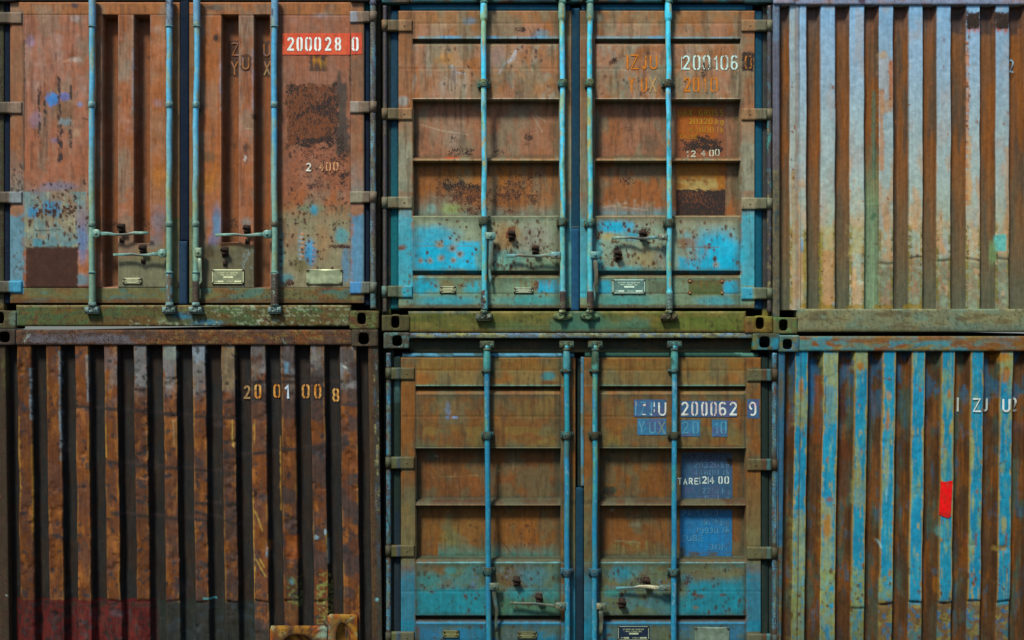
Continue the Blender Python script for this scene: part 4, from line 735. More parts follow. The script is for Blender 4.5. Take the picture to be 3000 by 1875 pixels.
    for q in ((1863, 1864.5, 1176, 1190), (1885, 1892, 1184, 1190), (1882, 1893, 1213, 1216), (1916, 1919, 1178, 1192), (1916, 1919, 1200, 1208), (1907, 1911, 1213, 1217)): m.grid(q[:2], q[2:], 5.2)
    build(m, b, 'serial_number', M_LETTER, lambda P: (P.fill((214, 218, 215)), P.patches((200, 170, 175), 12, 12, .58, .05, .8), P.patches((90, 90, 110), 7, 7, .68, .03, .9), P.R.__iadd__(.08)), D[1])
    m = MB()
    for ch, a, e in (('Y', 1871, 1890), ('U', 1902, 1922), ('X', 1929, 1950), ('2', 1999, 2018), ('0', 2030, 2048), ('1', 2096, 2106), ('0', 2112, 2130), ('Z', 1876, 1894), ('J', 1902, 1912), ('P', 0, 0)):
        if ch == 'P': glyph(m, 'I', 1858, 1868, 1192, 1217, 4.2, 5.4); continue
        y = (1177, 1217) if ch in 'ZJ' else (1235, 1272); glyph(m, ch, a, e, *y, 4.2, 5.4)
    build(m, b, 'faded_lettering', M_LETTER, lambda P: (P.fill((88, 138, 166)), P.rect(1925, 1230, 1953, 1275, (120, 128, 130), .8, 5)), D[1])
    wps = [(2001, 2153, 1329, 1466), (1998, 2152, 1498, 1637)]
    def wp_(P):
        P.fill((56, 84, 114)); P.G[:] = .35; P.R[:] = .08; P.grad(1329, 1370, (76, 76, 72), .8, 0, 8, 20, ymax=1370); P.patches((78, 84, 118), 30, 24, .55, .08, .6); P.rect(1990, 1495, 2160, 1650, (48, 104, 152), .92, 2); P.blob(2080, 1580, 70, 44, (44, 114, 168), .8, .7); P.grad(1495, 1512, (78, 86, 96), .8, 0, 4, 12, ymax=1514)
        P.rust(2145, 1356, 12, 14, .7, .1); P.patches((80, 70, 50), 20, 10, .5, .08, .8, (1990, 2160, 1625, 1650)); P.blob(2001, 1625, 14, 14, (62, 66, 48), .8)
    for q in wps: m = MB(); m.grid(axis(q[0], q[1], 4), axis(q[2], q[3], 4), 37.3); build(m, b, 'weight_panel', M_PANEL, wp_, D[1])
    m = MB(); word(m, 'MAX GROSS', 2004, 2140, 1334, 1350, 2.6, 36.6, .3); word(m, '20320', 2038, 2112, 1357, 1376, 2.6, 36.6, .3); word(m, 'kg', 2120, 2143, 1357, 1376, 2.6, 36.6, .3); word(m, '44800', 2038, 2112, 1381, 1398, 2.4, 36.6, .3); word(m, 'lb', 2124, 2143, 1381, 1398, 2.4, 36.6, .3)
    word(m, '2210', 2064, 2112, 1434, 1452, 2.6, 36.6, .3); word(m, 'kg', 2122, 2145, 1434, 1452, 2.6, 36.6, .3); word(m, '4870', 2056, 2112, 1457, 1469, 2.4, 36.6, .3); word(m, 'lb', 2124, 2143, 1456, 1469, 2.4, 36.6, .3)
    word(m, 'PAYLOAD', 2004, 2110, 1501, 1519, 2.6, 36.6, .3); word(m, '18110', 2058, 2112, 1526, 1545, 2.6, 36.6, .3); word(m, 'kg', 2118, 2143, 1528, 1547, 2.6, 36.6, .3); word(m, '39930', 2042, 2110, 1552, 1570, 2.6, 36.6, .3); word(m, 'lb', 2122, 2143, 1552, 1570, 2.6, 36.6, .3); word(m, 'CUBE', 2002, 2065, 1575, 1593, 2.6, 36.6, .3); word(m, '30M', 2084, 2136, 1601, 1619, 2.6, 36.6, .3); glyph(m, '3', 2137, 2144, 1594, 1605, 2, 36.6)
    build(m, b, 'weight_lettering', M_LETTER, lambda P: (P.fill((88, 122, 152)), P.grad(1490, 1500, (88, 138, 168), 0, .8, 0, 30), P.rect(1995, 1325, 2155, 1352, (40, 44, 54), .9, 2), P.patches((66, 70, 90), 12, 8, .55, .05, .7)), D[1])
    m = MB(); word(m, 'TARE', 1991, 2052, 1405, 1425, 3.4, 36.4, .35); glyph(m, '1', 2052, 2060, 1402, 1424, 2.4, 36.4)
    for ch, a, e in (('2', 2063, 2077), ('4', 2084, 2099), ('0', 2111, 2124), ('0', 2129, 2143)): glyph(m, ch, a, e, 1400, 1423, 3.8, 36.3)
    m.grid([2080, 2082], [1402, 1423], 36.4)
    build(m, b, 'tare_number', M_LETTER, lambda P: (P.fill((196, 208, 208)), P.R.__iadd__(.12)), D[1])
    shell(b, 1122, 2284, 976, 2000, 0, (60, 72, 72))
    return b

# ------------------------------------------------------------------ upper left: doors with upright swages
UL_G = [(298, 343, 43, 841), (390.5, 437, 43, 712), (647.5, 697, 41, 710), (742.5, 789, 41, 842)]
def paint_ul(P):
    P.fill((148, 92, 64)); P.R[:] = .06; P.G[:] = .5
    P.patches((156, 104, 84), 70, 80, .5, .12, .7); P.patches((152, 132, 120), 26, 70, .62, .07, .5, (60, 1030, 40, 600)); P.patches((160, 120, 106), 60, 26, .6, .08, .55, (60, 1030, 40, 900)); P.patches((146, 84, 50), 60, 70, .56, .1, .6)
    P.rect(-60, 0, 1100, 42, (150, 96, 60), .8, 4); P.rect(60, 14, 180, 40, (156, 110, 84), .5, 14, 8); P.blob(216, 14, 11, 9, (52, 54, 66), .9); P.blob(622, 22, 24, 10, (62, 54, 50), .85, .5, .5)
    P.rect(67, 44, 262, 560, (152, 98, 80), .6, 6); P.drips(70, 250, 80, 300, 30, (160, 130, 122), .6, 9, 120); P.drips(110, 180, 80, 120, 8, (160, 128, 120), .6, 7, 200)
    for (x, y, a, b, c) in ((220, 53, 20, 12, (168, 150, 150)), (86, 118, 14, 18, (146, 124, 150)), (218, 172, 20, 8, (168, 152, 150)), (460, 84, 16, 14, (150, 140, 134)), (462, 302, 18, 14, (140, 134, 156)), (465, 372, 18, 18, (160, 134, 120)), (460, 342, 20, 14, (112, 78, 60)), (462, 400, 20, 14, (116, 78, 58)), (940, 46, 26, 9, (150, 140, 150)), (860, 58, 18, 12, (160, 124, 112)), (985, 50, 16, 8, (166, 126, 110)), (590, 90, 10, 20, (140, 122, 124))): P.blob(x, y, a, b, c, .8, .7)
    P.patches((124, 116, 104), 40, 70, .58, .09, .5, (-60, 1110, 10, 600)); P.patches((96, 62, 48), 9, 90, .61, .06, .5, (-60, 1110, 10, 600)); P.drips(70, 250, 60, 480, 34, (88, 58, 48), .5, 3, 70); P.drips(830, 1022, 60, 400, 30, (88, 58, 48), .5, 3, 70)
    # blue chip and streaky scrape on the left door
    P.blob(150, 288, 19, 22, (74, 128, 196), .95, .35, .5, 12); P.blob(186, 282, 15, 14, (100, 108, 170), .85, .35); P.blob(232, 304, 9, 9, (120, 130, 168), .7, .3); P.blob(158, 410, 13, 9, (124, 104, 130), .7, .4); P.blob(172, 266, 16, 12, (150, 116, 90), .6); P.blob(190, 340, 34, 44, (112, 90, 70), .65, .6, .5, 10); P.blob(186, 356, 18, 12, (110, 130, 140), .75, .5, .6, 7); P.blob(100, 350, 18, 26, (134, 108, 126), .7); P.blob(222, 388, 12, 12, (158, 130, 110), .7, .5, .6, 6)
    for (x, y0, y1, n, w_) in ((170, 226, 480, 34, 4), (112, 258, 420, 22, 3), (128, 300, 372, 10, 3), (206, 250, 300, 8, 2.5), (205, 330, 440, 12, 2.5), (176, 360, 470, 20, 5), (66, 110, 500, 40, 2)): P.spots(x - w_, x + w_, y0, y1, n, (54, 42, 42), 2, 4.6, .9, 2.2)
    P.line(66.5, 44, 66.5, 860, (84, 60, 52), 1.7, .8); P.rect(63, 115, 70, 440, (70, 52, 46), .7, 3, 3, 9); P.line(240, 345, 262, 352, (60, 44, 42), 2, .8); P.line(110, 215, 134, 240, (180, 140, 120), 1.3, .6); P.line(180, 180, 230, 166, (190, 150, 120), 1.4, .6)
    # washed-out lower part of the left panel
    P.grad(520, 610, (134, 124, 112), 0, .85, 20, 40, 67, 262, 610); P.rect(67, 610, 262, 730, (134, 130, 114), .88, 6, 3); P.patches((104, 138, 144), 26, 30, .52, .08, .75, (67, 262, 560, 730)); P.patches((150, 146, 122), 20, 26, .6, .06, .7, (67, 262, 560, 730)); P.blob(165, 545, 52, 14, (112, 112, 138), .7, .6); P.blob(150, 610, 34, 24, (56, 132, 176), .9, .5, .4, 14); P.blob(92, 622, 17, 18, (60, 134, 180), .9, .5); P.blob(110, 560, 26, 12, (120, 110, 120), .6)
    P.blob(240, 700, 18, 64, (100, 118, 160), .9, .6, .3, 30); P.blob(110, 712, 18, 14, (78, 132, 150), .85); P.blob(150, 708, 20, 20, (92, 124, 136), .7); P.blob(190, 714, 20, 12, (96, 128, 140), .8); P.blob(240, 640, 20, 40, (140, 112, 118), .7, .7); P.blob(236, 820, 26, 20, (84, 120, 136), .8)
    P.drips(90, 215, 530, 660, 44, (120, 78, 44), .7, 3.5, 50, .4); P.spots(75, 255, 530, 720, 110, (66, 44, 38), 1.4, 5, .9, 1.5, .5); P.spots(95, 215, 600, 635, 40, (78, 48, 38), 3, 7, .9, 1, .6); P.line(104, 676, 172, 672, (60, 44, 40), 2, .7)
    P.rect(75, 843, 262, 852, (112, 54, 34), .8, 4, 3); P.rect(222, 838, 262, 850, (120, 60, 40), .8, 6, 4)
    P.rect(73, 725, 226, 846, (64, 40, 32), 1, 3, 3.5, 7); P.rect(73, 728, 84, 840, (72, 44, 34), .6, 3); P.rect(70, 722, 228, 728, (70, 46, 34), .8, 5, 4, 7)
    P.R[P.sub(78, 220, 732, 840)] = .22; P.G[P.sub(73, 226, 727, 848)] = .25
    # upright ridges
    for (a, b) in ((437, 486), (597, 647)):
        P.rect(a, 44, b, 600, (158, 94, 54), .5, 4); P.blob((a + b) / 2, 520, 26, 40, (166, 104, 48), .6, .8)
    P.blob(461, 650, 22, 30, (118, 112, 130), .8, .7); P.blob(455, 708, 22, 24, (104, 108, 130), .6, .8); P.rect(440, 600, 484, 700, (128, 110, 112), .5, 20, 12); P.grad(690, 760, (118, 118, 92), 0, .85, 12, 30, 343, 510, 760); P.rect(343, 760, 510, 845, (112, 114, 94), .92, 4); P.rect(345, 630, 389, 760, (128, 106, 92), .8, 14, 10)
    P.blob(634, 655, 16, 60, (86, 132, 172), .85, .6, .3, 30); P.blob(622, 712, 14, 24, (110, 112, 150), .8, .7); P.blob(720, 650, 18, 16, (122, 120, 118), .8, .6); P.grad(706, 730, (92, 96, 74), 0, .9, 8, 20, 597, 745, 730); P.rect(597, 729, 745, 845, (92, 92, 76), .92, 4); P.patches((104, 98, 76), 20, 30, .55, .07, .8, (597, 745, 720, 845)); P.blob(606, 735, 22, 22, (70, 56, 40), .8, .5); P.rect(553, 600, 600, 890, (84, 104, 92), .6, 14, 8)
    P.patches((120, 130, 130), 8, 14, .62, .05, .8, (700, 745, 730, 842)); P.blob(610, 460, 20, 20, (104, 80, 60), .8, .6); P.blob(600, 540, 24, 30, (160, 104, 52), .5); P.line(715, 374, 738, 378, (170, 140, 120), 2.2, .8); P.blob(717, 462, 5, 8, (190, 180, 180), .9, .3, .6, 4); P.line(635, 550, 602, 545, (176, 120, 80), 2, .5)
    for (x, y) in ((340, 292), (430, 102), (424, 158), (632, 110), (585, 320), (720, 430), (742, 340), (676, 420)): P.rust(x, y, 10, 12, .5, .2); P.blob(x, y, 10, 14, (76, 52, 40), .7, .6, .6, 6)
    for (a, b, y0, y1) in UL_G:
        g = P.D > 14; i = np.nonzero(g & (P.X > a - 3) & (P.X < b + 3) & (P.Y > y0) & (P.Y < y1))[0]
        f = np.clip((P.X[i] - a) / (b - a), 0, 1); P.mix(i, np.full(len(i), .75), (90, 58, 40)); P.mix(i, sm(.4, .7, f) * .7, (138, 80, 46)); P.mix(i, sm(620, 720, P.Y[i]) * .5, (84, 66, 50))  # shaded left half and lit right half of the groove floor painted in
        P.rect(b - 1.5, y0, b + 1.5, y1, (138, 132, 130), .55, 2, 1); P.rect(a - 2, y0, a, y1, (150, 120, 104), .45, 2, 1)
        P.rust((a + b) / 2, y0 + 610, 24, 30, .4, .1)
    for q in ((661, 110, 694, 216), (758, 112, 788, 216), (704, 158, 734, 208)): P.rect(*q, (58, 42, 36), .85, 5, 5, 8); P.rustrect(*q, .42, .6, 6, 5)
    for a in (390, 742, 647): P.rect(a - 6, 140, a - 1, 320, (134, 138, 156), .4, 3, 3)
    # right panel
    P.rect(828, 44, 1026, 560, (142, 90, 72), .55, 6); P.rect(800, 44, 850, 600, (120, 80, 66), .5, 12, 6)
    P.rect(906, 160, 957, 207, (64, 50, 44), .9, 3, 3, 6); P.drips(910, 955, 162, 175, 9, (180, 116, 50), .9, 3, 40); P.drips(912, 950, 172, 185, 6, (176, 130, 60), .8, 2.5, 30)
    P.rustrect(838, 244, 990, 432, .66, .42, 22, 18, 14); P.rustrect(850, 300, 980, 425, .72, .5, 30, 14, 14); P.blob(880, 262, 34, 16, (150, 92, 66), .8, .6); P.rust(865, 300, 30, 30, .5, .9); P.rust(915, 270, 40, 30, .55, .8); P.rust(900, 370, 60, 30, .66, .95); P.rust(850, 375, 14, 60, .6, .9)
    P.rect(985, 240, 1018, 450, (66, 60, 56), .92, 12, 14, 16); P.blob(992, 225, 8, 22, (76, 62, 56), .85, .5); P.rust(1000, 440, 26, 60, .52, .1); P.rustrect(880, 420, 1015, 560, .36, .1, 40, 20)
    P.spots(840, 1020, 430, 640, 200, (66, 44, 40), 1.3, 4.5, .9, 1.3, .4); P.blob(895, 460, 30, 40, (150, 92, 74), .4)
    P.line(1026.5, 40, 1026.5, 860, (66, 44, 38), 1.8, .85); P.rect(1022, 160, 1029, 250, (64, 48, 42), .8, 3, 3, 8); P.rust(1014, 280, 6, 18, .4, .9); P.rust(1005, 520, 22, 60, .5, .2)
    P.grad(580, 640, (128, 126, 104), 0, .8, 22, 40, 812, 1026, 640); P.rect(812, 639, 1026, 845, (130, 128, 106), .85, 8, 4); P.blob(915, 610, 40, 14, (110, 128, 110), .8, .6); P.blob(918, 615, 12, 14, (70, 140, 170), .85); P.rect(826, 640, 836, 720, (120, 80, 60), .6, 5, 4)
    P.blob(908, 745, 16, 40, (70, 140, 185), .92, .5, .4, 20); P.blob(878, 720, 8, 50, (110, 140, 150), .7, .7); P.blob(1000, 690, 24, 24, (84, 140, 150), .85, .5); P.blob(1012, 780, 12, 60, (92, 130, 160), .85, .6); P.blob(822, 735, 10, 60, (60, 130, 140), .85, .5); P.blob(835, 815, 22, 18, (84, 130, 140), .85, .5); P.blob(855, 700, 26, 40, (146, 112, 88), .7, .7); P.blob(945, 700, 26, 60, (152, 116, 84), .7, .8); P.blob(880, 775, 26, 24, (108, 100, 70), .8, .6)
    for k in range(6): P.blob(884, 686 + 13 * k, 7, 4, (176, 118, 80), .8, .5, .1); P.blob(880, 693 + 13 * k, 8, 3, (150, 170, 180), .7, .5, .1); P.blob(918, 720 + 13 * k, 6, 4, (160, 100, 66), .6, .5, .1)
    P.rust(995, 722, 40, 9, .62, .5); P.rust(850, 830, 26, 14, .6, .5); P.spots(815, 1025, 600, 800, 130, (72, 46, 38), 1.4, 4.6, .9, 1.1, .5); P.rust(865, 775, 26, 24, .42, .1); P.rust(955, 845, 40, 5, .6, .9); P.rust(985, 655, 18, 12, .5, .2)
    for k in range(5): P.blob(822, 702 + 21 * k, 5, 5, (56, 36, 30), .9, .4)
    # foot of the doors, hinge strips
    P.rect(-60, 843, 1100, 892, (96, 98, 68), .92, 3); P.patches((112, 76, 46), 60, 20, .56, .08, .7, (-60, 1100, 843, 892)); P.patches((70, 108, 104), 40, 14, .6, .05, .7, (-60, 1100, 843, 892)); P.rect(-60, 876, 1100, 892, (94, 62, 42), .7, 8, 5, 20); P.rect(70, 842, 1060, 844.5, (70, 56, 42), .6, 2, 1); P.spots(600, 1060, 846, 880, 150, (60, 54, 40), 1.2, 3, .8)
    P.rect(67, 41.5, 1026, 43.5, (90, 62, 50), .6, 2, 1)
    for a, b in ((-60, 66), (1029, 1110)):
        P.rect(a, 44, b, 480, (136, 92, 68), .6, 3); P.patches((110, 84, 70), 20, 50, .55, .08, .6, (a, b, 44, 500)); P.grad(440, 580, (128, 124, 120), 0, .85, 16, 30, a, b, 580); P.rect(a, 596, b, 640, (140, 112, 96), .6, 12, 8); P.rect(a, 630, b, 850, (84, 138, 172) if a > 0 else (92, 138, 158), .88, 14, 10)
        for y in (32, 296, 560, 824): P.rect(a, y - 1, b, y + 36, (126, 108, 96) if y < 800 else (104, 110, 98), .85, 1)
        P.rect(1026, 32, 1046, 66, (150, 152, 164), .8, 5, 3); P.rect(1062, -10, 1120, 900, (84, 76, 66), .5, 3); P.rect(-60, -10, 24, 900, (80, 72, 62), .6, 3); P.rect(1026, 296, 1050, 330, (148, 136, 128), .8, 5); P.rect(1026, 560, 1060, 594, (140, 134, 116), .8, 5); P.rect(1026, 824, 1058, 860, (80, 134, 186), .9, 5, 3)
        P.rect(28, 822, 64, 858, (80, 146, 180), .9, 4, 3); P.rect(28, 560, 64, 596, (132, 138, 144), .8, 5)
    P.rect(27, 75, 64, 290, (140, 96, 72), .5, 6); P.spots(30, 64, 480, 560, 50, (64, 50, 46), 1.3, 4, .8, 1.6); P.spots(30, 64, 640, 820, 30, (80, 60, 54), 1.2, 4, .8, 1.2, .3)
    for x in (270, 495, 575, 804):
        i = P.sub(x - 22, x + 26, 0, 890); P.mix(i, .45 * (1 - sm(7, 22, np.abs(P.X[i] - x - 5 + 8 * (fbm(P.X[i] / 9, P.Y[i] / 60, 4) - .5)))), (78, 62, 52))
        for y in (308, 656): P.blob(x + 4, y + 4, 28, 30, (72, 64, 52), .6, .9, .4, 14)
    for a, b in ((484, 526), (552, 572)): P.rect(a, 42, b, 640, (112, 84, 54), .7, 5, 3); P.rect(a, 640, b, 890, (96, 104, 76), .8, 10, 6)
    P.vary(.11, 26, 40)
def frame_ul(P):
    P.fill((66, 66, 52)); P.R[:] = .35; P.G[:] = .5
    P.rect(-60, 890, 1040, 970, (84, 82, 50), 1, 3); P.patches((66, 92, 62), 50, 22, .5, .08, .8, (-60, 1040, 890, 970)); P.patches((104, 76, 44), 60, 16, .56, .07, .7, (-60, 1040, 890, 970)); P.rect(-60, 892, 1040, 897, (128, 116, 84), .7, 3, 2)
    P.blob(535, 925, 40, 12, (52, 112, 140), .9, .5, .4, 14); P.blob(610, 945, 50, 8, (60, 124, 150), .85, .5); P.blob(500, 940, 34, 12, (120, 124, 92), .8, .5); P.blob(560, 908, 60, 8, (92, 110, 80), .6); P.blob(105, 935, 5, 22, (110, 70, 44), .7); P.blob(390, 930, 40, 12, (100, 80, 50), .6)
    P.patches((150, 160, 138), 12, 6, .62, .03, .9, (380, 1030, 935, 960)); P.patches((140, 150, 126), 10, 6, .60, .04, .85, (590, 1030, 892, 925)); P.patches((150, 158, 140), 12, 7, .6, .04, .85, (740, 840, 930, 958)); P.rect(980, 935, 1025, 950, (130, 134, 110), .5, 6, 5, 8)
    P.rect(1024, 908, 1112, 966, (86, 72, 46), .9, 4, 2); P.rect(1024, 920, 1044, 962, (104, 64, 46), .7, 6, 4); P.patches((96, 110, 70), 14, 10, .58, .05, .8, (1024, 1112, 908, 966)); P.rect(-60, 905, 50, 966, (74, 74, 56), .8, 4, 2); P.rect(34, 912, 50, 952, (110, 130, 120), .7, 4, 4)
    P.rect(-60, -60, 1120, 6, (44, 50, 60), .9, 2); P.rect(1082, 0, 1120, 905, (58, 58, 52), .9, 2); P.patches((92, 80, 52), 9, 60, .58, .06, .7, (1100, 1120, 0, 905)); P.spots(0, 1040, 895, 960, 160, (52, 44, 32), 1.2, 4, .7); P.vary(.14, 20, 14)
def rod_ul(P):
    P.fill((92, 98, 96)); P.R[:] = .42; P.G[:] = .7; P.patches((76, 80, 96), 7, 40, .52, .06, .9); P.patches((96, 150, 176), 4, 50, .6, .05, .9); P.patches((120, 122, 90), 6, 40, .6, .05, .7); P.rect(1080, 0, 1110, 14, (96, 100, 124), .9, 2); P.rect(1080, 830, 1110, 900, (70, 130, 140), .7, 12, 8)
def gasket_ul(P):
    P.fill((28, 36, 52)); P.R[:] = .02; P.G[:] = .2; P.rect(515, 705, 560, 900, (44, 62, 84), .95, 2); P.rect(1060, 0, 1090, 30, (34, 74, 70), .9, 6); P.rect(1060, 60, 1090, 330, (30, 48, 68), .6, 10)
def bar_ul(P):
    P.fill((112, 172, 200)); P.R[:] = .05; P.G[:] = .25; P.patches((100, 176, 218), 12, 90, .5, .1, .8); P.rect(-60, 0, 1100, 78, (116, 146, 176), .7, 3)
    P.grad(380, 560, (140, 158, 128), 0, .7, 40, 60); P.grad(560, 700, (116, 150, 134), 0, .6, 30, 50); P.rect(250, 80, 290, 460, (96, 158, 188), .6, 20); P.rect(785, 80, 820, 420, (86, 158, 200), .7, 20); P.patches((150, 156, 110), 10, 40, .62, .06, .6)
    P.rect(480, 0, 510, 78, (120, 124, 140), .7, 3); P.patches((60, 62, 70), 4, 12, .6, .04, .8, (480, 512, 0, 80)); P.blob(800, 40, 4, 14, (64, 60, 66), .9, .4)
    P.rect(480, 797, 510, 900, (100, 92, 84), .9, 3); P.patches((110, 160, 180), 6, 10, .54, .05, .9, (480, 512, 797, 895)); P.rustrect(480, 800, 512, 890, .36, .6); P.rect(562, 820, 592, 905, (74, 58, 46), .9, 5, 4); P.rustrect(562, 820, 592, 905, .5, .3); P.rect(786, 800, 824, 905, (84, 62, 50), .9, 3); P.rustrect(786, 800, 824, 905, .5, .3); P.blob(803, 835, 4, 30, (130, 160, 150), .8, .4, .7, 5); P.rect(258, 800, 284, 905, (116, 136, 120), .7, 4); P.vary(.08, 8, 40)
def hw_ul(P):
    P.fill((112, 148, 152)); P.R[:] = .3; P.G[:] = .3; P.patches((76, 110, 110), 8, 8, .55, .06, .7); P.rect(200, 640, 850, 670, (96, 116, 100), .6, 4); P.rect(780, 640, 830, 668, (72, 72, 58), .9, 3); P.rect(200, 890, 850, 940, (132, 150, 150), .8, 3); P.patches((70, 80, 70), 8, 6, .56, .05, .8, (200, 850, 890, 940))
def hnd_ul(P):
    P.fill((100, 140, 136)); P.R[:] = .2; P.G[:] = .4; P.patches((136, 160, 146), 20, 10, .55, .06, .7); P.rect(560, 700, 610, 890, (128, 140, 116), .8, 4); P.O[:] = .6
def build_ul():
    b = Box('upper left container, doors with upright grooves and a red strip numbered 200028 0', -38, 1112, 966)
    gd = [((27, 524, -60), UL_G[:2]), ((553, 1066, 1110), UL_G[2:])]; D = []
    for k, ((x0, x1, _), G) in enumerate(gd):
        def dep(X, Y):
            d = np.full(X.shape, 6.5)
            for (a, q, y0, y1) in G:
                f = np.interp(X, [a - 1, a + 2, q - 5, q + 1], [0, 1, 1, 0]) * np.interp(Y, [y0 - 1, y0 + 2, y1 - 3, y1 + 1], [0, 1, 1, 0]); d = np.maximum(d, 6.5 + 36 * f)
            d += np.where((np.abs(Y - 42) < 1.5) | (np.abs(Y - 843) < 1.4), 1.0, 0); sx = 66.5 if k == 0 else 1026.5
            d += np.where(np.abs(X - sx) < 1.6, 1.4, 0) + 1.6 * (fbm(X / 50, Y / 60, 5 + k) - .5) * (d < 8)
            if k == 1:
                for q in range(6): d = d - 1.8 * np.exp(-(((X - 884) / 6) ** 2 + ((Y - 687 - 13 * q) / 4) ** 2)) - 1.2 * np.exp(-(((X - 918) / 6) ** 2 + ((Y - 722 - 13 * q) / 4) ** 2))
            else: d = d + 2.2 * np.exp(-(((X - 165) / 40) ** 2 + ((Y - 320) / 50) ** 2)) + 2.0 * np.exp(-(((X - 200) / 40) ** 2 + ((Y - 170) / 14) ** 2))
            for yy in (120, 215, 330, 420, 500): d = d + 1.2 * np.exp(-(((X - 460) / 18) ** 2 + ((Y - yy) / 16) ** 2)) * (d < 10)
            return d
        xs = axis(x0, x1, 3.4, [t for (a, q, _, _) in G for t in ((a - 1, a + 4), (q - 7, q + 1))]); ys = axis(5, 888, 3.4, [(t[2] - 1, t[2] + 2) for t in G] + [(t[3] - 3, t[3] + 1) for t in G])
        X, Y = np.meshgrid(xs, ys); DD = np.full((len(ys) + 2, len(xs) + 2), 46.0); DD[1:-1, 1:-1] = dep(X, Y)
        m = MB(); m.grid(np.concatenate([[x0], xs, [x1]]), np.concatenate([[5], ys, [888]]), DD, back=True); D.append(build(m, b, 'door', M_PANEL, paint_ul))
        sx0, sx1, rod = ((-20, 62, -30) if k == 0 else (1025, 1084, 1093)); e = x0 if k == 0 else x1
        for y in ((35, 68), (298, 332), (561, 595), (823, 857)) if k == 0 else ((32, 65), (296, 330), (560, 594), (825, 860)):
            m = MB(); m.slab(sx0, y[0], sx1, y[1], 1.5, 10, 1.5, step=4, dep=lambda X, Y, e=e, k=k: np.where((X < e + 4) if k == 0 else (X > e - 6), -3.5 * sm(0, 8, np.abs(X - (e + (4 if k == 0 else -6)))), 0)); m.tube([(rod, y[0] + 1, 4), (rod, y[1] - 1, 4)], 10.5, 16); build(m, b, 'hinge', M_PANEL, paint_ul, D[-1])
        m = MB(); m.slab(*((6, 2, 26, 890) if k == 0 else (1065, 2, 1083, 896)), 14, 30, 4, step=6); build(m, b, 'door_seal', M_RUBBER, gasket_ul, D[-1])
    m = MB(); m.slab(525, -4, 552, 706, 7, 28, 3, step=6); m.slab(522, 706, 547, 892, 4, 28, 3, step=6); build(m, b, 'centre_seal', M_RUBBER, gasket_ul, D[0])
    for (a, q, rod) in ((-38, 6, -30), (1100, 1113, 1093)):
        m = MB(); m.slab(a, 4, q, 912, 12, 60, 2, step=8); build(m, b, 'corner_post', M_RUST, frame_ul)
        m = MB(); m.tube([(rod, -8, 4), (rod, 12, 4), (rod, 14, 4), (rod, 400, 4), (rod, 905, 4)], [11, 11, 9, 9, 9], 14, 6); build(m, b, 'hinge_rod', M_BAR, rod_ul, flat=False)
    m = MB(); m.slab(40, -38, 1030, 1, 6, 60, 2, step=8); build(m, b, 'door_header', M_PANEL, frame_ul)
    m = MB(); m.slab(46, 894, 1027, 956, 1, 60, 3, step=4.5); build(m, b, 'door_sill', M_PANEL, frame_ul)
    cast4(b, [(-37, 910, 48, 964, (-12, 913, 14, 949)), (1025, 910, 1110, 964, (1047, 916, 1073, 951)), (-37, -38, 48, 4, (-12, -33, 14, -2)), (1025, -38, 1110, 4, (1047, -33, 1073, -2))], frame_ul)
    m = MB(); m.slab(-20, -20, 1098, 950, 48, 58, 2); build(m, b, 'dark_backing', M_RUST, flatp((28, 28, 30), .2, .2))  # dark sheet behind the doors, coloured as the shaded interior
    bars = []
    for i, (x, pts) in enumerate(((269.5, None), (495.5, None), (575, 1), (804, None))):
        if pts: path = [(576.5, -8), (576.5, 76), (577, 79), (578, 120), (577.5, 205), (574.5, 300), (573, 380), (573, 600), (574, 795), (574, 799), (574, 893)]; rad = [10.2, 10.2, 8.3, 8.3, 8, 8.2, 8.4, 8.4, 8.4, 10, 10]
        else: path = [(x + 1, -8), (x + 1, 77), (x + .5, 80), (x, 400), (x, 795), (x + 1, 799), (x + 1, 893)]; rad = [10.2, 10.2, 8.4, 8.4, 8.4, 9.6, 9.8] if i < 3 else [10.2, 10.2, 8.4, 8.4, 8.6, 11.5, 11.5]
        bars.append(locking_bar(b, path, rad, bar_ul, ((79, 2.6, 11.6, 0), (308, 9, 10.6, 0), (656, 8, 10.6, 0), (797, 2.2, 12.5, 0)), ((path[-1][0], 898, False, 19, 0),), hw_ul))
    handle(b, bars[0], (283, 684, 11, 12), [(295, 685), (315, 684), (330, 687), (352, 689), (372, 687), (390, 682), (410, 682), (432, 682)], [7, 6, 5, 4, 4.5, 6, 5, 4.5], hnd_ul, rnd=True)
    handle(b, bars[1], (475, 742, 11, 12), [(463, 744), (445, 745), (425, 748), (405, 748), (385, 744), (360, 746), (331, 746)], [7, 6, 4.5, 4, 5, 5, 4.5], hnd_ul, rnd=True)
    handle(b, bars[2], (581, 739, 10, 13), [(584, 748), (585, 780), (586, 815), (590, 822), (578, 836), (582, 850), (583, 873)], [7, 7, 6, 4.5, 4, 4.5, 5], hnd_ul, rnd=False)
    handle(b, bars[3], (783, 686, 12, 12), [(770, 687), (750, 687), (730, 690), (710, 690), (688, 686), (660, 687), (631, 688)], [7, 6, 5, 4, 5, 5, 5], hnd_ul, rnd=True)
    for k, x, y in ((0, 355, 670), (0, 418, 732), (1, 723, 674), (1, 658, 738)): hasp(b, D[k], x, y, rusty, True)
    id_plate(b, D[0], 358, 814, 414, 831, SMALL, (138, 138, 114), (218, 214, 180)); id_plate(b, D[1], 620, 789, 714, 832, CUSTOMS, (148, 150, 124), (228, 226, 190)); id_plate(b, D[1], 897, 789, 1002, 833, [], (162, 168, 140), (1, 1, 1), blank=True, bent=True, name='blank_plate')
    m = MB(); m.grid(axis(826, 1024.5, 4), axis(96, 159, 4), 5.2); m.grid(axis(1028.5, 1060, 4), axis(95, 158, 4), 5.2)
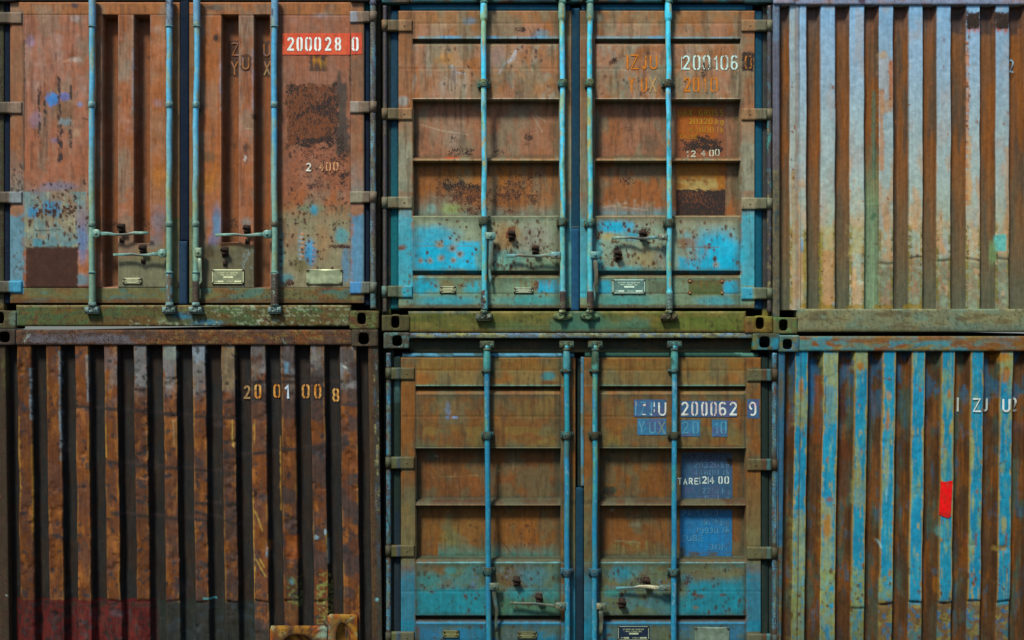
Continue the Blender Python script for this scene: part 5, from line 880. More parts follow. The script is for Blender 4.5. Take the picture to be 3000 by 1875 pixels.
    r = build(m, b, 'red_number_strip', M_PANEL, lambda P: (P.fill((204, 84, 64)), P.patches((214, 100, 74), 40, 20, .5, .1, .8), P.patches((150, 66, 52), 8, 8, .72, .03, .8), P.rect(1015, 90, 1070, 165, (196, 78, 62), .7, 6), P.R.__iadd__(.13), P.G.__imul__(.3)), D[1])
    m = MB()
    for ch, a, e in (('2', 840, 861), ('0', 868, 886), ('0', 893, 913), ('0', 920, 940), ('2', 951, 970), ('8', 980, 999), ('0', 1030, 1050)): glyph(m, ch, a, e, 107, 149, 6.2, 4.3)
    build(m, b, 'serial_number', M_LETTER, lambda P: (P.fill((236, 238, 238)), P.R.__iadd__(.05), P.patches((150, 100, 90), 6, 6, .7, .03, .8)), D[1])
    m = MB(); glyph(m, '2', 895, 911, 476, 502, 4.4, 4.4); glyph(m, '4', 934, 948, 473, 500, 4.2, 4.4); glyph(m, '0', 954, 969, 474, 500, 4, 4.4); glyph(m, '0', 975, 991, 474, 499, 4.4, 4.4)
    build(m, b, 'tare_number', M_LETTER, lambda P: (P.fill((224, 216, 208)), P.rect(925, 460, 1000, 510, (205, 130, 66), .8, 20, 14, 8), P.R.__iadd__(.3), P.O.__iadd__(.4)), D[1])
    m = MB(); glyph(m, 'Z', 668, 690, 114, 154, 5, 40.5); glyph(m, 'Y', 666, 688, 170, 212, 5, 40.5); glyph(m, 'U', 762, 783, 116, 156, 5, 40.5); glyph(m, 'X', 763, 784, 170, 212, 5, 40.5); glyph(m, 'U', 708, 730, 164, 203, 5, 4.4)
    build(m, b, 'rusted_lettering', M_LETTER, lambda P: (P.fill((150, 96, 56)), P.R.__iadd__(.32), P.O.__iadd__(.35), P.rect(763, 190, 786, 214, (150, 150, 120), .8, 4), P.patches((120, 112, 130), 10, 14, .6, .05, .7)), D[1])
    shell(b, -38, 1112, -38, 962, 0, (60, 60, 56))

# ------------------------------------------------------------------ corrugated ends
def corr_end(box, c, paint, frame):
    dr, df = c['dr'], c['df']; px, pd = [c['xa']], [dr if c.get('start_ridge') else df]
    for (a, q) in c['ridges']: px += [a - 10, a, q, q + 10]; pd += [df, dr, dr, df]
    px.append(c['xb']); pd.append(pd[-1]); px = np.array(px); pd = np.array(pd, float)
    prof = lambda X: np.interp(X, px, pd)
    def dep(X, Y):
        d = prof(X); g = (d < dr + 2); d = d + .9 * (fbm(X / 40, Y / 60, 9) - .5)
        for (x0, x1, y, a, w_) in c.get('creases', []):
            e = (X > x0) & (X < x1); yy = y + 3 * np.sin(X / 17 + y)
            d = d + np.where(e, a * sm(-w_, 0, Y - yy) * 1.0 + 1.5 * np.exp(-((Y - yy) / 3) ** 2), 0) * np.where(g, 1, 0)
        for (x, y, rx, ry, a) in c.get('dents', []): d = d + a * np.exp(-(((X - x) / rx) ** 2 + ((Y - y) / ry) ** 2))
        for (x, a) in c.get('vseams', []): d = d + np.where(np.abs(X - x) < 1.4, 1.4, 0)
        return d
    bps = [(px[i], px[i]) for i in range(len(px))]
    xs = axis(c['xa'], c['xb'], 3.6, bps); ys = axis(c['y0'], c['y1'], 3.6)
    def bow(V):
        V = V.copy(); e = np.clip(np.minimum(V[:, 1] - c['y0'], c['y1'] - V[:, 1]) / 60, 0, 1)
        V[:, 0] += 5.0 * (fbm(V[:, 0] / 90, V[:, 1] / 130, 11) - .5) * e
        V[:, 2] += (9.0 * (fbm(V[:, 0] / 46, V[:, 1] / 90, 12) - .5) + 5 * np.maximum(0, fbm(V[:, 0] / 30, V[:, 1] / 34, 13) - .62) * 4) * c.get('crumple', 1) * e * (V[:, 2] < dr + 9); return V
    m = MB(); m.grid(xs, ys, dep); p = build(m, box, 'corrugated_end_panel', M_CORR, paint(dr, df, px, pd), warp=bow)
    m = MB(); m.grid([c['xa'], c['xb']], [c['y0'], c['y1']], df + 6)
    build(m, box, 'inner_lining', M_RUST, flatp((50, 40, 36), .3, .2))
    m = MB(); m.slab(*c['top'], c.get('topd', 1), 50, 2.5, step=5); build(m, box, 'top_rail', M_RUST, frame)
    m = MB(); m.slab(*c['bot'], c.get('botd', 1), 50, 2.5, step=5); build(m, box, 'bottom_rail', M_RUST, frame)
    for q in c['posts']: m = MB(); m.slab(*q, 50, 2, step=5); build(m, box, 'corner_post', M_CORR, frame)
    cast4(box, c['cast'], frame)
    return p, prof
def rib_vary(P, px, pd, dr, a, seed):
    r = np.random.default_rng(seed)
    for i in range(len(px) - 1):
        if pd[i] == dr and pd[i + 1] == dr: P.C[(P.X >= px[i] - 6) & (P.X <= px[i + 1] + 6)] *= 1 + r.uniform(-a, a)
def stick(m, prof, off=2.6):
    m.V = [np.c_[v[:, 0], v[:, 1], prof(v[:, 0]) - off + (v[:, 2] * .2)] for v in m.V]; return m
def edges(P, px, pd, dr):
    """distance to the nearest ridge edge, ridge mask"""
    rid = np.zeros(len(P.X), bool); E = np.full(len(P.X), 99.)
    for i in range(len(px) - 1):
        if pd[i] == dr and pd[i + 1] == dr: rid |= (P.X >= px[i] - .6) & (P.X <= px[i + 1] + .6)
    for i in range(len(px)): E = np.minimum(E, np.abs(P.X - px[i])) if pd[i] == dr else E
    return rid, E

def paint_ll(dr, df, px, pd):
    def f(P):
        P.fill((44, 40, 38)); P.R[:] = .06; P.G[:] = .4; rid, E = edges(P, px, pd, dr); r = rid * 1.0  # groove base near black, with the shade of the grooves painted in
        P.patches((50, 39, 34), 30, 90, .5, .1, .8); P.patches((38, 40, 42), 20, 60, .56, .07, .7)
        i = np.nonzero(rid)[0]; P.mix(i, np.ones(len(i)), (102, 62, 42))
        P.patches((116, 70, 42), 40, 70, .53, .08, .8, None, r); P.patches((92, 62, 52), 50, 60, .54, .08, .7, None, r)
        P.patches((150, 96, 56), 20, 50, .62, .05, .6, None, r)
        # pale paint left near the top of the right-hand ridges
        top = r * sm(1190, 1090, P.Y + 50 * (fbm(P.X / 40, P.Y / 24, 5) - .5) * 2) * sm(230, 420, P.X); P.patches((128, 132, 140), 26, 46, .44, .06, .85, None, top * .75); P.patches((120, 118, 112), 12, 40, .55, .06, .5, None, top)
        for (x, y0, y1) in ((85, 1080, 1230), (172, 1030, 1350), (252, 1040, 1180), (1000, 1020, 1110)): P.rect(x - 3, y0, x + 3, y1, (116, 136, 150), .8, 3, 2)
        P.rect(390, 1012, 426, 1135, (132, 132, 136), .8, 8, 8, 14); P.rect(562, 1012, 598, 1060, (126, 136, 150), .9, 6, 8); P.rect(476, 1012, 514, 1052, (136, 144, 140), .8, 6, 8); P.rect(649, 1014, 686, 1140, (140, 116, 84), .7, 8, 10, 14)
        # dark corroded bands crossing the panel
        low = 1 * r
        P.patches((68, 58, 58), 55, 50, .53, .05, .8, None, r * sm(700, 1300, P.X + P.Y * .3)); P.patches((56, 54, 58), 20, 16, .69, .04, .85, None, r)
        for (x0, y0, x1, y1) in ((210, 1190, 330, 1200), (300, 1196, 520, 1214), (470, 1214, 700, 1226), (310, 1354, 440, 1366), (390, 1362, 700, 1388), (640, 1340, 1010, 1300), (320, 1506, 600, 1526), (560, 1500, 700, 1540), (380, 1140, 430, 1142), (560, 1475, 690, 1480), (720, 1120, 1000, 1118), (820, 1100, 960, 1110), (640, 1180, 780, 1160)):
            P.line(x0, y0, x1, y1, (44, 46, 50), 6, .9)
            n = int(abs(x1 - x0) / 9)
            for k in range(n): t = (k + .5) / n; P.rust(x0 + (x1 - x0) * t, y0 + (y1 - y0) * t, 8, 6, .55, .05)
        P.spots(40, 1020, 1020, 1740, 520, (44, 42, 46), 1.4, 6, .85, 1.1, .3)
        rr = np.random.default_rng(5)
        for k in range(9):
            x, y = rr.uniform(130, 1020), rr.uniform(1060, 1740); P.blob(x, y, rr.uniform(10, 24), rr.uniform(8, 26), (58, 54, 60), .8, .5, .7, 10); P.rust(x, y, 14, 14, .4, .05)
        e = np.nonzero(rid & (E < 3.5))[0]; P.mix(e, .6 * sm(.5, .66, fbm(P.X[e] / 8, P.Y[e] / 60, 2)), (142, 104, 64))
        for (x, y0, y1) in ((51, 1220, 1500), (735, 1440, 1760), (812, 1280, 1500), (305, 1240, 1340), (740, 1230, 1300), (676, 1230, 1310), (86, 1300, 1560)): P.rect(x - 2, y0, x + 2, y1, (172, 130, 70), .75, 2, 2, 12)
        for q in ((741, 1500, 760, 1555), (741, 1640, 768, 1690), (752, 1640, 764, 1662), (502, 1232, 504, 1305), (675, 1240, 680, 1310), (948, 1560, 951, 1650)): P.line(*q, (176, 150, 90) if q[0] != 502 else (160, 140, 110), 2, .8)
        P.line(951, 1580, 951, 1652, (150, 170, 180), 1.8, .9); P.blob(944, 1560, 4, 8, (150, 175, 190), .9, .3); P.blob(920, 1575, 7, 6, (140, 165, 185), .9, .4, .7, 5); P.blob(845, 1704, 8, 12, (110, 160, 175), .9, .4, .7, 5); P.blob(771, 1610, 4, 22, (96, 140, 160), .8, .4); P.line(585, 1755, 614, 1758, (110, 190, 200), 2.5, .9); P.line(1004, 1073, 1014, 1078, (210, 215, 210), 2.5, .9); P.rect(832, 1062, 844, 1092, (120, 160, 190), .7, 6, 4)
        P.rect(828, 1570, 866, 1640, (140, 76, 42), .7, 5); P.blob(850, 1600, 16, 20, (150, 92, 56), .7); P.blob(765, 1600, 16, 22, (150, 96, 54), .7)
        P.patches((120, 122, 74), 7, 6, .6, .04, .9, (828, 870, 1690, 1780)); P.patches((124, 128, 80), 7, 6, .56, .05, .9, (915, 960, 1680, 1830)); P.rect(825, 1690, 870, 1830, (60, 60, 50), .4, 10, 10, 10)
        for (x, y) in ((753, 1146), (804, 1148), (889, 1148), (928, 1146), (977, 1158)): P.rect(x - 17, y - 28, x + 17, y + 28, (44, 40, 42), .85, 8, 6, 8)
        # foot: dark, with a red painted block on the left
        i = P.sub(-60, 1050, 1755, 3000); yy = P.Y[i] + 10 * (fbm(P.X[i] / 12, P.Y[i] / 12, 8) - .5); P.mix(i, sm(1760, 1768, yy) * .92 * (P.X[i] < 735), (44, 48, 46)); P.mix(i, sm(1830, 1860, yy) * .8, (44, 46, 44)); P.patches((52, 60, 66), 24, 20, .62, .05, .6, (437, 760, 1765, 1990))
        P.rect(24, 1760, 437, 2100, (88, 34, 34), .93, 3, 3, 14); P.rustrect(140, 1770, 440, 1785, .45, .05, 10, 8, 12); P.patches((46, 40, 40), 16, 20, .56, .05, .85, (30, 440, 1765, 2000)); P.patches((110, 46, 44), 14, 30, .58, .06, .6, (30, 430, 1775, 2000)); P.patches((66, 56, 60), 12, 16, .66, .05, .8, (30, 440, 1765, 2000)); P.rect(430, 1790, 446, 2000, (64, 40, 40), .7, 6, 4); P.blob(328, 1800, 18, 12, (84, 72, 80), .7)
        rib_vary(P, px, pd, dr, .22, 3); P.C *= .93; P.vary(.14, 22, 60)
    return f
def frame_ll(P):
    P.fill((72, 58, 48)); P.R[:] = .4; P.G[:] = .4
    P.rect(40, 960, 1035, 1015, (96, 66, 50), .95, 2); P.rect(80, 978, 430, 1006, (100, 102, 116), .75, 10, 8, 16); P.patches((120, 74, 44), 40, 12, .52, .08, .8, (380, 1035, 960, 1015)); P.patches((130, 110, 70), 14, 5, .62, .04, .8, (400, 1035, 960, 1012)); P.patches((74, 62, 58), 40, 10, .56, .07, .8, (40, 1035, 960, 1015)); P.rect(40, 960, 1035, 967, (58, 50, 44), .9, 2); P.line(70, 1000, 85, 980, (150, 165, 165), 3, .8); P.line(828, 994, 836, 1010, (130, 150, 140), 3, .8)  # rail's top edge painted darker to offset the sun on it
    P.rect(1028, 962, 1112, 1018, (62, 60, 52), .95, 2); P.rect(-60, 962, 46, 1012, (58, 54, 50), .95, 2); P.patches((84, 72, 56), 14, 12, .58, .05, .7, (1028, 1112, 962, 1018)); P.blob(1060, 970, 3, 2, (160, 170, 160), .9, .3)
    P.rect(1072, 1018, 1096, 1990, (76, 60, 44), .9, 3); P.rect(1094, 1018, 1112, 1990, (52, 60, 56), .9, 3); P.patches((150, 146, 110), 4, 30, .60, .05, .85, (1094, 1112, 1018, 1500)); P.patches((60, 80, 100), 4, 40, .58, .05, .7, (1094, 1112, 1060, 1700)); P.patches((60, 48, 36), 10, 60, .56, .07, .8, (1072, 1094, 1018, 1990)); P.rect(-60, 1012, 16, 1990, (56, 50, 42), .9, 3); P.blob(10, 1080, 8, 60, (84, 84, 54), .7, .7); P.blob(1094, 1757, 6, 4, (130, 190, 200), .9, .3); P.blob(8, 1745, 4, 4, (170, 190, 190), .9, .3); P.vary(.14, 16, 16)
def build_ll():
    b = Box('lower left container, dark rusty corrugated end numbered 2001008, dull red block at its foot', -38, 1112, 2000, 12)
    R = [(48, 86), (133, 173), (218, 255), (303, 340), (390, 425), (475, 513), (562, 598), (648, 685), (734, 774), (821, 860), (909, 948), (996, 1042)]
    c = dict(dr=5, df=31, ridges=R, xa=14, xb=1078, y0=1008, y1=1945, top=(44, 966, 1032, 1011), topd=0, bot=(44, 1945, 1032, 1996), cast=((-37, 965, 46, 1011, (-1, 971, 31, 1004)), (1030, 965, 1108, 1015, (1050, 974, 1082, 1010)), (-37, 1950, 46, 1999, (-10, 1955, 20, 1992)), (1030, 1950, 1112, 1999, (1050, 1955, 1080, 1992))),
             posts=((-38, 1010, 14, 1952, 3), (1078, 1014, 1108, 1952, 2)), vseams=((1019, 1), (1062, 1)), dents=((848, 1600, 16, 30, 5), (765, 1610, 14, 30, 5), (330, 1420, 14, 60, 3), (590, 1300, 14, 60, 3), (930, 1620, 20, 30, 4)), creases=((300, 1000, 1765, 3, 8),))
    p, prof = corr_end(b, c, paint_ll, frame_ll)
    m = MB()
    for ch, a, e, y0, y1 in (('2', 705, 725, 1130, 1172), ('0', 743, 763, 1125, 1168), ('0', 793, 815, 1127, 1168), ('0', 877, 900, 1127, 1169), ('0', 918, 939, 1125, 1168), ('8', 967, 988, 1138, 1180)): glyph(m, ch, a, e, y0, y1, 6.2, 0)
    build(stick(m, prof, 2.6), b, 'serial_number', M_LETTER, lambda P: (P.fill((196, 126, 62)), P.patches((220, 180, 120), 8, 14, .55, .06, .7), P.rect(700, 1125, 728, 1176, (150, 130, 100), .8, 3), P.R.__iadd__(.34), P.O.__iadd__(.4)), p)
    m = MB(); glyph(m, '1', 830, 850, 1126, 1168, 7, 0)
    build(stick(m, prof, 2.6), b, 'serial_number', M_LETTER, flatp((190, 205, 225), .05, .3, .1, .05), p, label='crisp pale blue digit one')
    def rp(P):
        P.fill((140, 96, 46)); P.R[:] = .3; P.O[:] = .75; P.G[:] = .4; P.patches((158, 120, 60), 16, 30, .5, .08, .8); P.patches((150, 76, 40), 22, 22, .54, .06, .9); P.patches((150, 156, 120), 12, 20, .64, .04, .8); P.patches((66, 42, 34), 10, 30, .6, .05, .9); P.rect(785, 1828, 806, 2000, (86, 50, 38), .8, 5, 4); P.rect(930, 1835, 950, 1870, (130, 170, 160), .7, 6, 6, 8); P.blob(861, 1900, 66, 56, (52, 40, 36), .92, .3, .25, 14); P.blob(990, 1880, 30, 70, (56, 40, 36), .85, .4, .3, 12); P.rect(958, 1796, 972, 1950, (110, 84, 54), .8, 4, 3)
    m = MB(); m.casting(779, 1834, 947, 1992, 805, 1857, 915, 1965, -1, 6, pw=2.2); m.casting(949, 1800, 1036, 1992, 971, 1822, 1013, 1950, -3, 6, pw=2.2); build(m, b, 'corroded_plate', M_RUST, rp, label='orange rusty plate with two holes eaten through')
    shell(b, -38, 1112, 968, 2000, 2, (56, 48, 42))

def paint_ur(dr, df, px, pd):
    def f(P):
        rid, E = edges(P, px, pd, dr); r = rid * 1.0; Y = P.Y
        P.fill((116, 78, 54)); P.R[:] = .03; P.G[:] = .4; P.patches((84, 70, 60), 16, 200, .5, .1, .8); P.patches((128, 80, 46), 14, 160, .55, .08, .8)
        P.grad(430, 760, (98, 92, 76), 0, .7, 30, 50); P.grad(750, 860, (84, 92, 80), 0, .6, 20, 40); P.grad(120, 14, (92, 80, 84), 0, .6, 8, 30)
        i = np.nonzero(rid)[0]; P.mix(i, np.ones(len(i)), (144, 168, 194)); P.G[i] = .15; y = Y[i]; P.mix(i, sm(120, 460, y) * .85, (160, 172, 172)); P.mix(i, sm(430, 700, y) * .75, (158, 164, 142)); P.mix(i, (1 - sm(14, 140, y)) * .5, (126, 172, 216))
        P.patches((160, 150, 150), 40, 90, .6, .08, .5, None, r); P.patches((182, 148, 116), 22, 50, .52, .08, .75, None, r * sm(560, 700, Y)); P.patches((184, 140, 104), 20, 80, .62, .05, .6, None, r * sm(380, 520, Y))
        low = r * sm(745, 775, Y + 8 * np.sin(P.X / 20)) * (P.X > 2560); P.patches((120, 122, 104), 20, 20, .3, .1, .85, None, low); P.patches((150, 118, 96), 16, 24, .56, .06, .8, None, low); P.patches((138, 150, 130), 16, 16, .58, .06, .8, None, low)
        e = np.nonzero(rid & (E < 7))[0]; P.mix(e, sm(640, 680, Y[e]) * sm(.4, .55, fbm(P.X[e] / 6, Y[e] / 9, 4)) * (1 - E[e] / 10), (126, 116, 62)); P.R[e] = np.maximum(P.R[e], sm(640, 680, Y[e]) * .3)
        # special patches
        P.rect(2578, 165, 2618, 330, (176, 150, 130), .4, 10, 6); P.rect(2578, 262, 2592, 500, (178, 120, 76), .7, 5, 5, 10); P.rect(2606, 176, 2619, 315, (176, 106, 60), .8, 4, 4, 8); P.blob(2590, 160, 14, 12, (180, 150, 120), .8); P.rect(2580, 290, 2618, 330, (178, 140, 112), .6, 10, 6); P.rust(2612, 182, 5, 12, .5, .9); P.rust(2610, 280, 5, 14, .5, .8)
        for (a, q) in ((2838, 2871), (2922, 2957)): P.rect(a - 4, 34, q + 2, 84, (64, 48, 44), .95, 5, 5, 7); P.rustrect(a - 4, 36, q, 84, .7, .2, 6, 6); P.drips(a, q, 82, 88, 12, (180, 84, 44), .9, 3, 22)
        for (a, q) in ((2790, 2832), (2874, 2916), (2960, 2996)): P.rect(a, 30, q, 95, (60, 50, 52), .75, 12, 10, 14)
        P.rect(2834, 120, 2840, 600, (176, 112, 70), .8, 4, 4, 9); P.spots(2833, 2842, 90, 420, 22, (100, 66, 50), 2, 4, .8, 1.5); P.rect(2838, 400, 2848, 600, (184, 146, 104), .7, 6, 5, 9); P.rect(2948, 430, 2958, 720, (176, 134, 100), .6, 5, 4)
        P.grad(430, 600, (122, 140, 112), 0, .95, 30, 40, 2538, 2577, 600); P.rect(2538, 599, 2576, 905, (122, 142, 118), .9, 12, 3); P.rect(2563, 260, 2572, 520, (78, 110, 96), .7, 5, 3)
        P.rect(2918, 686, 2950, 736, (104, 180, 178), .92, 3, 2); P.blob(2916, 740, 8, 40, (120, 150, 110), .7, .5); P.blob(2565, 630, 8, 14, (70, 100, 80), .8, .5, .7, 7)
        P.blob(2350, 720, 5, 20, (100, 150, 190), .8, .4, .6, 6); P.blob(2358, 860, 5, 30, (84, 140, 170), .8, .4, .6, 6); P.rect(2352, 675, 2364, 900, (134, 120, 60), .7, 4, 4, 8)
        for (a, q) in ((2408, 2447), (2493, 2533)): P.rect(a, 664, q, 740, (172, 158, 110), .55, 12, 14, 12)
        P.rect(2410, 735, 2447, 905, (176, 132, 92), .8, 8, 4); P.rect(2404, 680, 2411, 905, (140, 130, 56), .6, 3, 3, 9); P.rect(2440, 888, 2447, 902, (100, 150, 170), .9, 2)
        for (x0, x1) in ((2350, 2360), (2408, 2447), (2493, 2533), (2575, 2618), (2660, 2700)): P.rect(x0 - 5, 892, x1 + 2, 906, (136, 112, 52), .75, 6, 5, 8)
        P.line(2342.5, 14, 2346, 905, (70, 66, 60), 1.6, .75); P.line(2634, 120, 2634, 905, (74, 50, 40), 1.4, .7); P.line(2971, 30, 2971, 905, (70, 46, 38), 1.4, .7)
        P.rect(2317, 14, 2335, 640, (150, 156, 150), .6, 3, 2); P.rect(2330, 14, 2340, 905, (126, 96, 78), .55, 3, 2); P.rust(2321, 255, 5, 14, .55, .9); P.spots(2318, 2330, 320, 560, 12, (120, 70, 44), 2, 4, .9, 1.5, .4); P.rect(2318, 500, 2330, 905, (160, 130, 90), .6, 6, 5)
        P.rust(2818, 320, 5, 8, .3, .6); P.spots(2360, 2980, 30, 640, 50, (140, 84, 56), 1.3, 3.5, .8, 1.8); P.spots(2360, 2980, 640, 900, 120, (92, 74, 52), 1.3, 3.5, .7, 1.4)
        rib_vary(P, px, pd, dr, .06, 4); P.vary(.07, 24, 90)
    return f
def frame_ur(P):
    P.fill((116, 118, 96)); P.R[:] = .22; P.G[:] = .45; P.patches((128, 122, 92), 60, 30, .5, .1, .7); P.patches((104, 124, 110), 50, 30, .56, .08, .7); P.patches((92, 78, 56), 60, 12, .62, .05, .7); P.rect(2250, 962, 3500, 980, (92, 84, 60), .6, 6, 4); P.rect(2690, 950, 2990, 975, (86, 108, 104), .4, 10, 8)
    P.spots(2330, 3000, 905, 972, 420, (74, 74, 56), 1, 2.6, .8); P.rect(2250, -60, 3500, 14, (132, 140, 168), .95, 2); P.patches((150, 116, 108), 30, 6, .62, .05, .7, (2250, 3500, -60, 14)); P.blob(2525, 2, 12, 10, (70, 50, 66), .9, .4); P.blob(2330, -2, 14, 8, (120, 80, 70), .8)
    P.rect(2260, 14, 2286, 500, (96, 96, 116), .9, 3); P.grad(300, 560, (96, 84, 74), 0, .8, 20, 30, 2260, 2286, 560); P.rect(2260, 560, 2286, 930, (92, 84, 70), .85, 8, 4); P.patches((60, 74, 78), 8, 14, .6, .05, .9, (2260, 2286, 520, 930)); P.rect(2262, 14, 2288, 120, (104, 128, 156), .6, 8)
    P.rect(2255, 926, 2337, 980, (92, 88, 56), .9, 2); P.patches((84, 110, 72), 12, 12, .56, .05, .8, (2255, 2337, 926, 980)); P.rust(2262, 950, 8, 26, .5, .9); P.vary(.12, 20, 14)
def build_ur():
    b = Box('upper right container with pale blue-grey corrugated ridges and brown grooves', 2264, 3410, 978)
    R = [(2317, 2363), (2408, 2447), (2493, 2533), (2578, 2618), (2667, 2704), (2749, 2787), (2835, 2872), (2921, 2958)] + [(2921 + 86 * k, 2958 + 86 * k) for k in range(1, 5)]
    c = dict(crumple=.3, dr=5, df=27, ridges=R, xa=2285, xb=3388, y0=10, y1=908, top=(2290, -38, 3380, 14), topd=-1, bot=(2336, 905, 3380, 973), botd=0, cast=((2265, 930, 2336, 978, (2281, 935, 2308, 970)), (2265, -38, 2330, 12, (2285, -34, 2310, -2)), (3340, 930, 3408, 978, (3360, 935, 3388, 970)), (3340, -38, 3408, 12, (3362, -34, 3388, -2))),
             posts=((2265, 10, 2285, 932, 2), (3388, 10, 3409, 932, 2)), vseams=((2343.5, 1), (2634, 1), (2971, 1)), creases=((2575, 2622, 772, 2, 8), (2660, 2710, 757, 2.5, 8), (2744, 2792, 763, 2.5, 8), (2830, 2878, 762, 2.5, 8), (2916, 2964, 758, 2.5, 8)), dents=((2350, 800, 8, 60, 3), (2530, 780, 6, 40, 3), (2500, 800, 5, 40, 3)))
    p, prof = corr_end(b, c, paint_ur, frame_ur)
    m = MB(); glyph(m, '2', 2962, 2981, 168, 210, 5, 0); build(stick(m, prof, 2.6), b, 'serial_number', M_LETTER, lambda P: (P.fill((150, 176, 196)), P.R.__iadd__(.15)), p)
    shell(b, 2264, 3410, -38, 978, 2, (84, 84, 76))

def paint_lr(dr, df, px, pd):
    def f(P):
        rid, E = edges(P, px, pd, dr); r = rid * 1.0; X, Y = P.X, P.Y
        P.fill((84, 58, 38)); P.R[:] = .06; P.G[:] = .45; P.patches((66, 80, 70), 20, 130, .52, .08, .8); P.patches((112, 68, 36), 18, 70, .58, .07, .8); P.patches((54, 84, 104), 12, 60, .68, .05, .6); P.patches((66, 46, 34), 20, 100, .56, .07, .7)
        up = (1 - sm(1120, 1300, Y)); P.patches((46, 86, 116), 22, 60, .55, .06, .75, None, up * (1 - r)); P.rect(2372, 1055, 2396, 1190, (44, 88, 128), .85, 8, 8, 20)
        i = np.nonzero(rid)[0]; P.mix(i, np.ones(len(i)), (50, 126, 162)); P.G[i] = .3
        P.patches((54, 134, 162), 30, 90, .5, .1, .6, None, r); P.patches((120, 144, 112), 12, 80, .67, .07, .8, None, r); P.patches((150, 136, 82), 10, 60, .73, .05, .85, None, r); P.patches((140, 92, 44), 9, 30, .77, .04, .85, None, r); P.patches((96, 146, 140), 8, 110, .68, .06, .5, None, r)
        # rust creeping in from the ridge edges
        e = np.nonzero(rid & (E < 12))[0]; w_ = 2 + 8 * sm(.5, .85, fbm(np.floor(X[e] / 40) * 7.3, Y[e] / 30, 3)); P.mix(e, (1 - sm(w_ * .5, w_, E[e])) * .9, (152, 136, 80)); P.mix(e, (1 - sm(0, 2.5, E[e])) * .6, (120, 80, 44))
        for (x0, x1, y0, y1, a) in ((2415, 2458, 1035, 1130, .75), (2415, 2458, 1120, 1240, .35), (2507, 2540, 1035, 1085, .8), (2934, 2971, 1028, 1090, .9), (2334, 2366, 1150, 1240, .8), (2334, 2366, 1500, 1700, .7), (2420, 2450, 1480, 1680, .7), (2510, 2540, 1400, 1480, .5), (2334, 2366, 1700, 1990, .7)):
            P.rect(x0, y0, x1, y1, (140, 140, 88), a, 20, 14, 14)
        for (x, y, a, q) in ((2522, 1072, 12, 14), (2952, 1100, 14, 26), (2432, 1545, 14, 40), (2940, 1045, 26, 16), (2350, 1140, 8, 30), (2786, 1156, 7, 14), (2605, 1230, 7, 30)): P.blob(x, y, a, q, (156, 104, 46), .85, .6, .4, 9)
        P.blob(2477, 1190, 14, 60, (70, 40, 30), .9, .6, .4, 16); P.rect(2466, 1290, 2498, 1460, (84, 48, 32), .7, 14, 8, 20); P.rect(2395, 1100, 2412, 1300, (112, 66, 38), .8, 8, 6, 20); P.blob(2440, 1465, 14, 10, (112, 76, 60), .85, .5)
        P.blob(2855, 1330, 7, 60, (150, 150, 96), .85, .5, .4, 14); P.blob(2858, 1470, 6, 30, (140, 150, 110), .8, .5); P.blob(2950, 1540, 8, 24, (150, 140, 84), .8, .5); P.blob(2520, 1380, 8, 60, (150, 146, 96), .8, .6, .5, 10); P.blob(2604, 1360, 8, 70, (144, 150, 110), .75, .6, .5, 12); P.blob(2606, 1160, 10, 14, (160, 130, 96), .8)
        P.blob(2757, 1720, 5, 26, (130, 84, 44), .85, .4); P.blob(2765, 1560, 10, 24, (96, 150, 150), .6); P.line(2606, 1430, 2604, 1470, (130, 180, 200), 2.5, .7); P.line(2585, 1585, 2593, 1605, (140, 180, 190), 2.4, .7)
        for x in (2845, 2870, 2958): P.line(x, 1565, x - 1, 1602, (120, 66, 44), 3, .85)
        P.rect(2926, 1600, 2960, 1614, (136, 112, 66), .8, 5, 4); P.rect(2848, 1598, 2868, 1604, (130, 150, 140), .6, 3)
        # scuffed lower ends
        low = r * sm(1660, 1690, Y) * (X < 2640); P.patches((130, 136, 84), 12, 16, .50, .05, .8, None, low); P.patches((96, 144, 150), 14, 18, .58, .05, .7, None, low)
        ft = r * sm(1760, 1772, Y + 8 * np.sin(X / 40)) * (X > 2570); P.patches((112, 84, 52), 30, 30, .2, .1, .92, None, ft); P.patches((140, 132, 80), 16, 16, .54, .06, .8, None, ft); P.patches((46, 104, 150), 14, 14, .62, .04, .9, None, ft); P.patches((60, 120, 130), 20, 30, .62, .05, .8, None, ft)
        P.spots(2330, 2980, 1660, 1900, 260, (84, 60, 38), 1.4, 5, .85, 1.6, .3)
        P.grad(1700, 1880, (70, 50, 36), 0, .4, 20, 40); P.spots(2330, 2980, 1040, 1660, 70, (90, 66, 44), 1.2, 4, .8, 1.6)
        for x in (2348, 2562, 2978): P.line(x, 1030, x + (1 if x < 2500 else 0), 1990, (60, 44, 34), 1.4, .75)
        P.line(2420, 1130, 2421, 1210, (90, 66, 44), 1.6, .8); P.line(2592, 1108, 2615, 1114, (96, 60, 40), 2, .8); P.line(2676, 1277, 2700, 1276, (66, 60, 50), 2, .7); P.line(2934, 1360, 2956, 1350, (80, 60, 46), 1.8, .8); P.line(2800, 1170, 2990, 1162, (80, 130, 150), 1.4, .4)
        rib_vary(P, px, pd, dr, .1, 8); P.vary(.09, 20, 60)
    return f
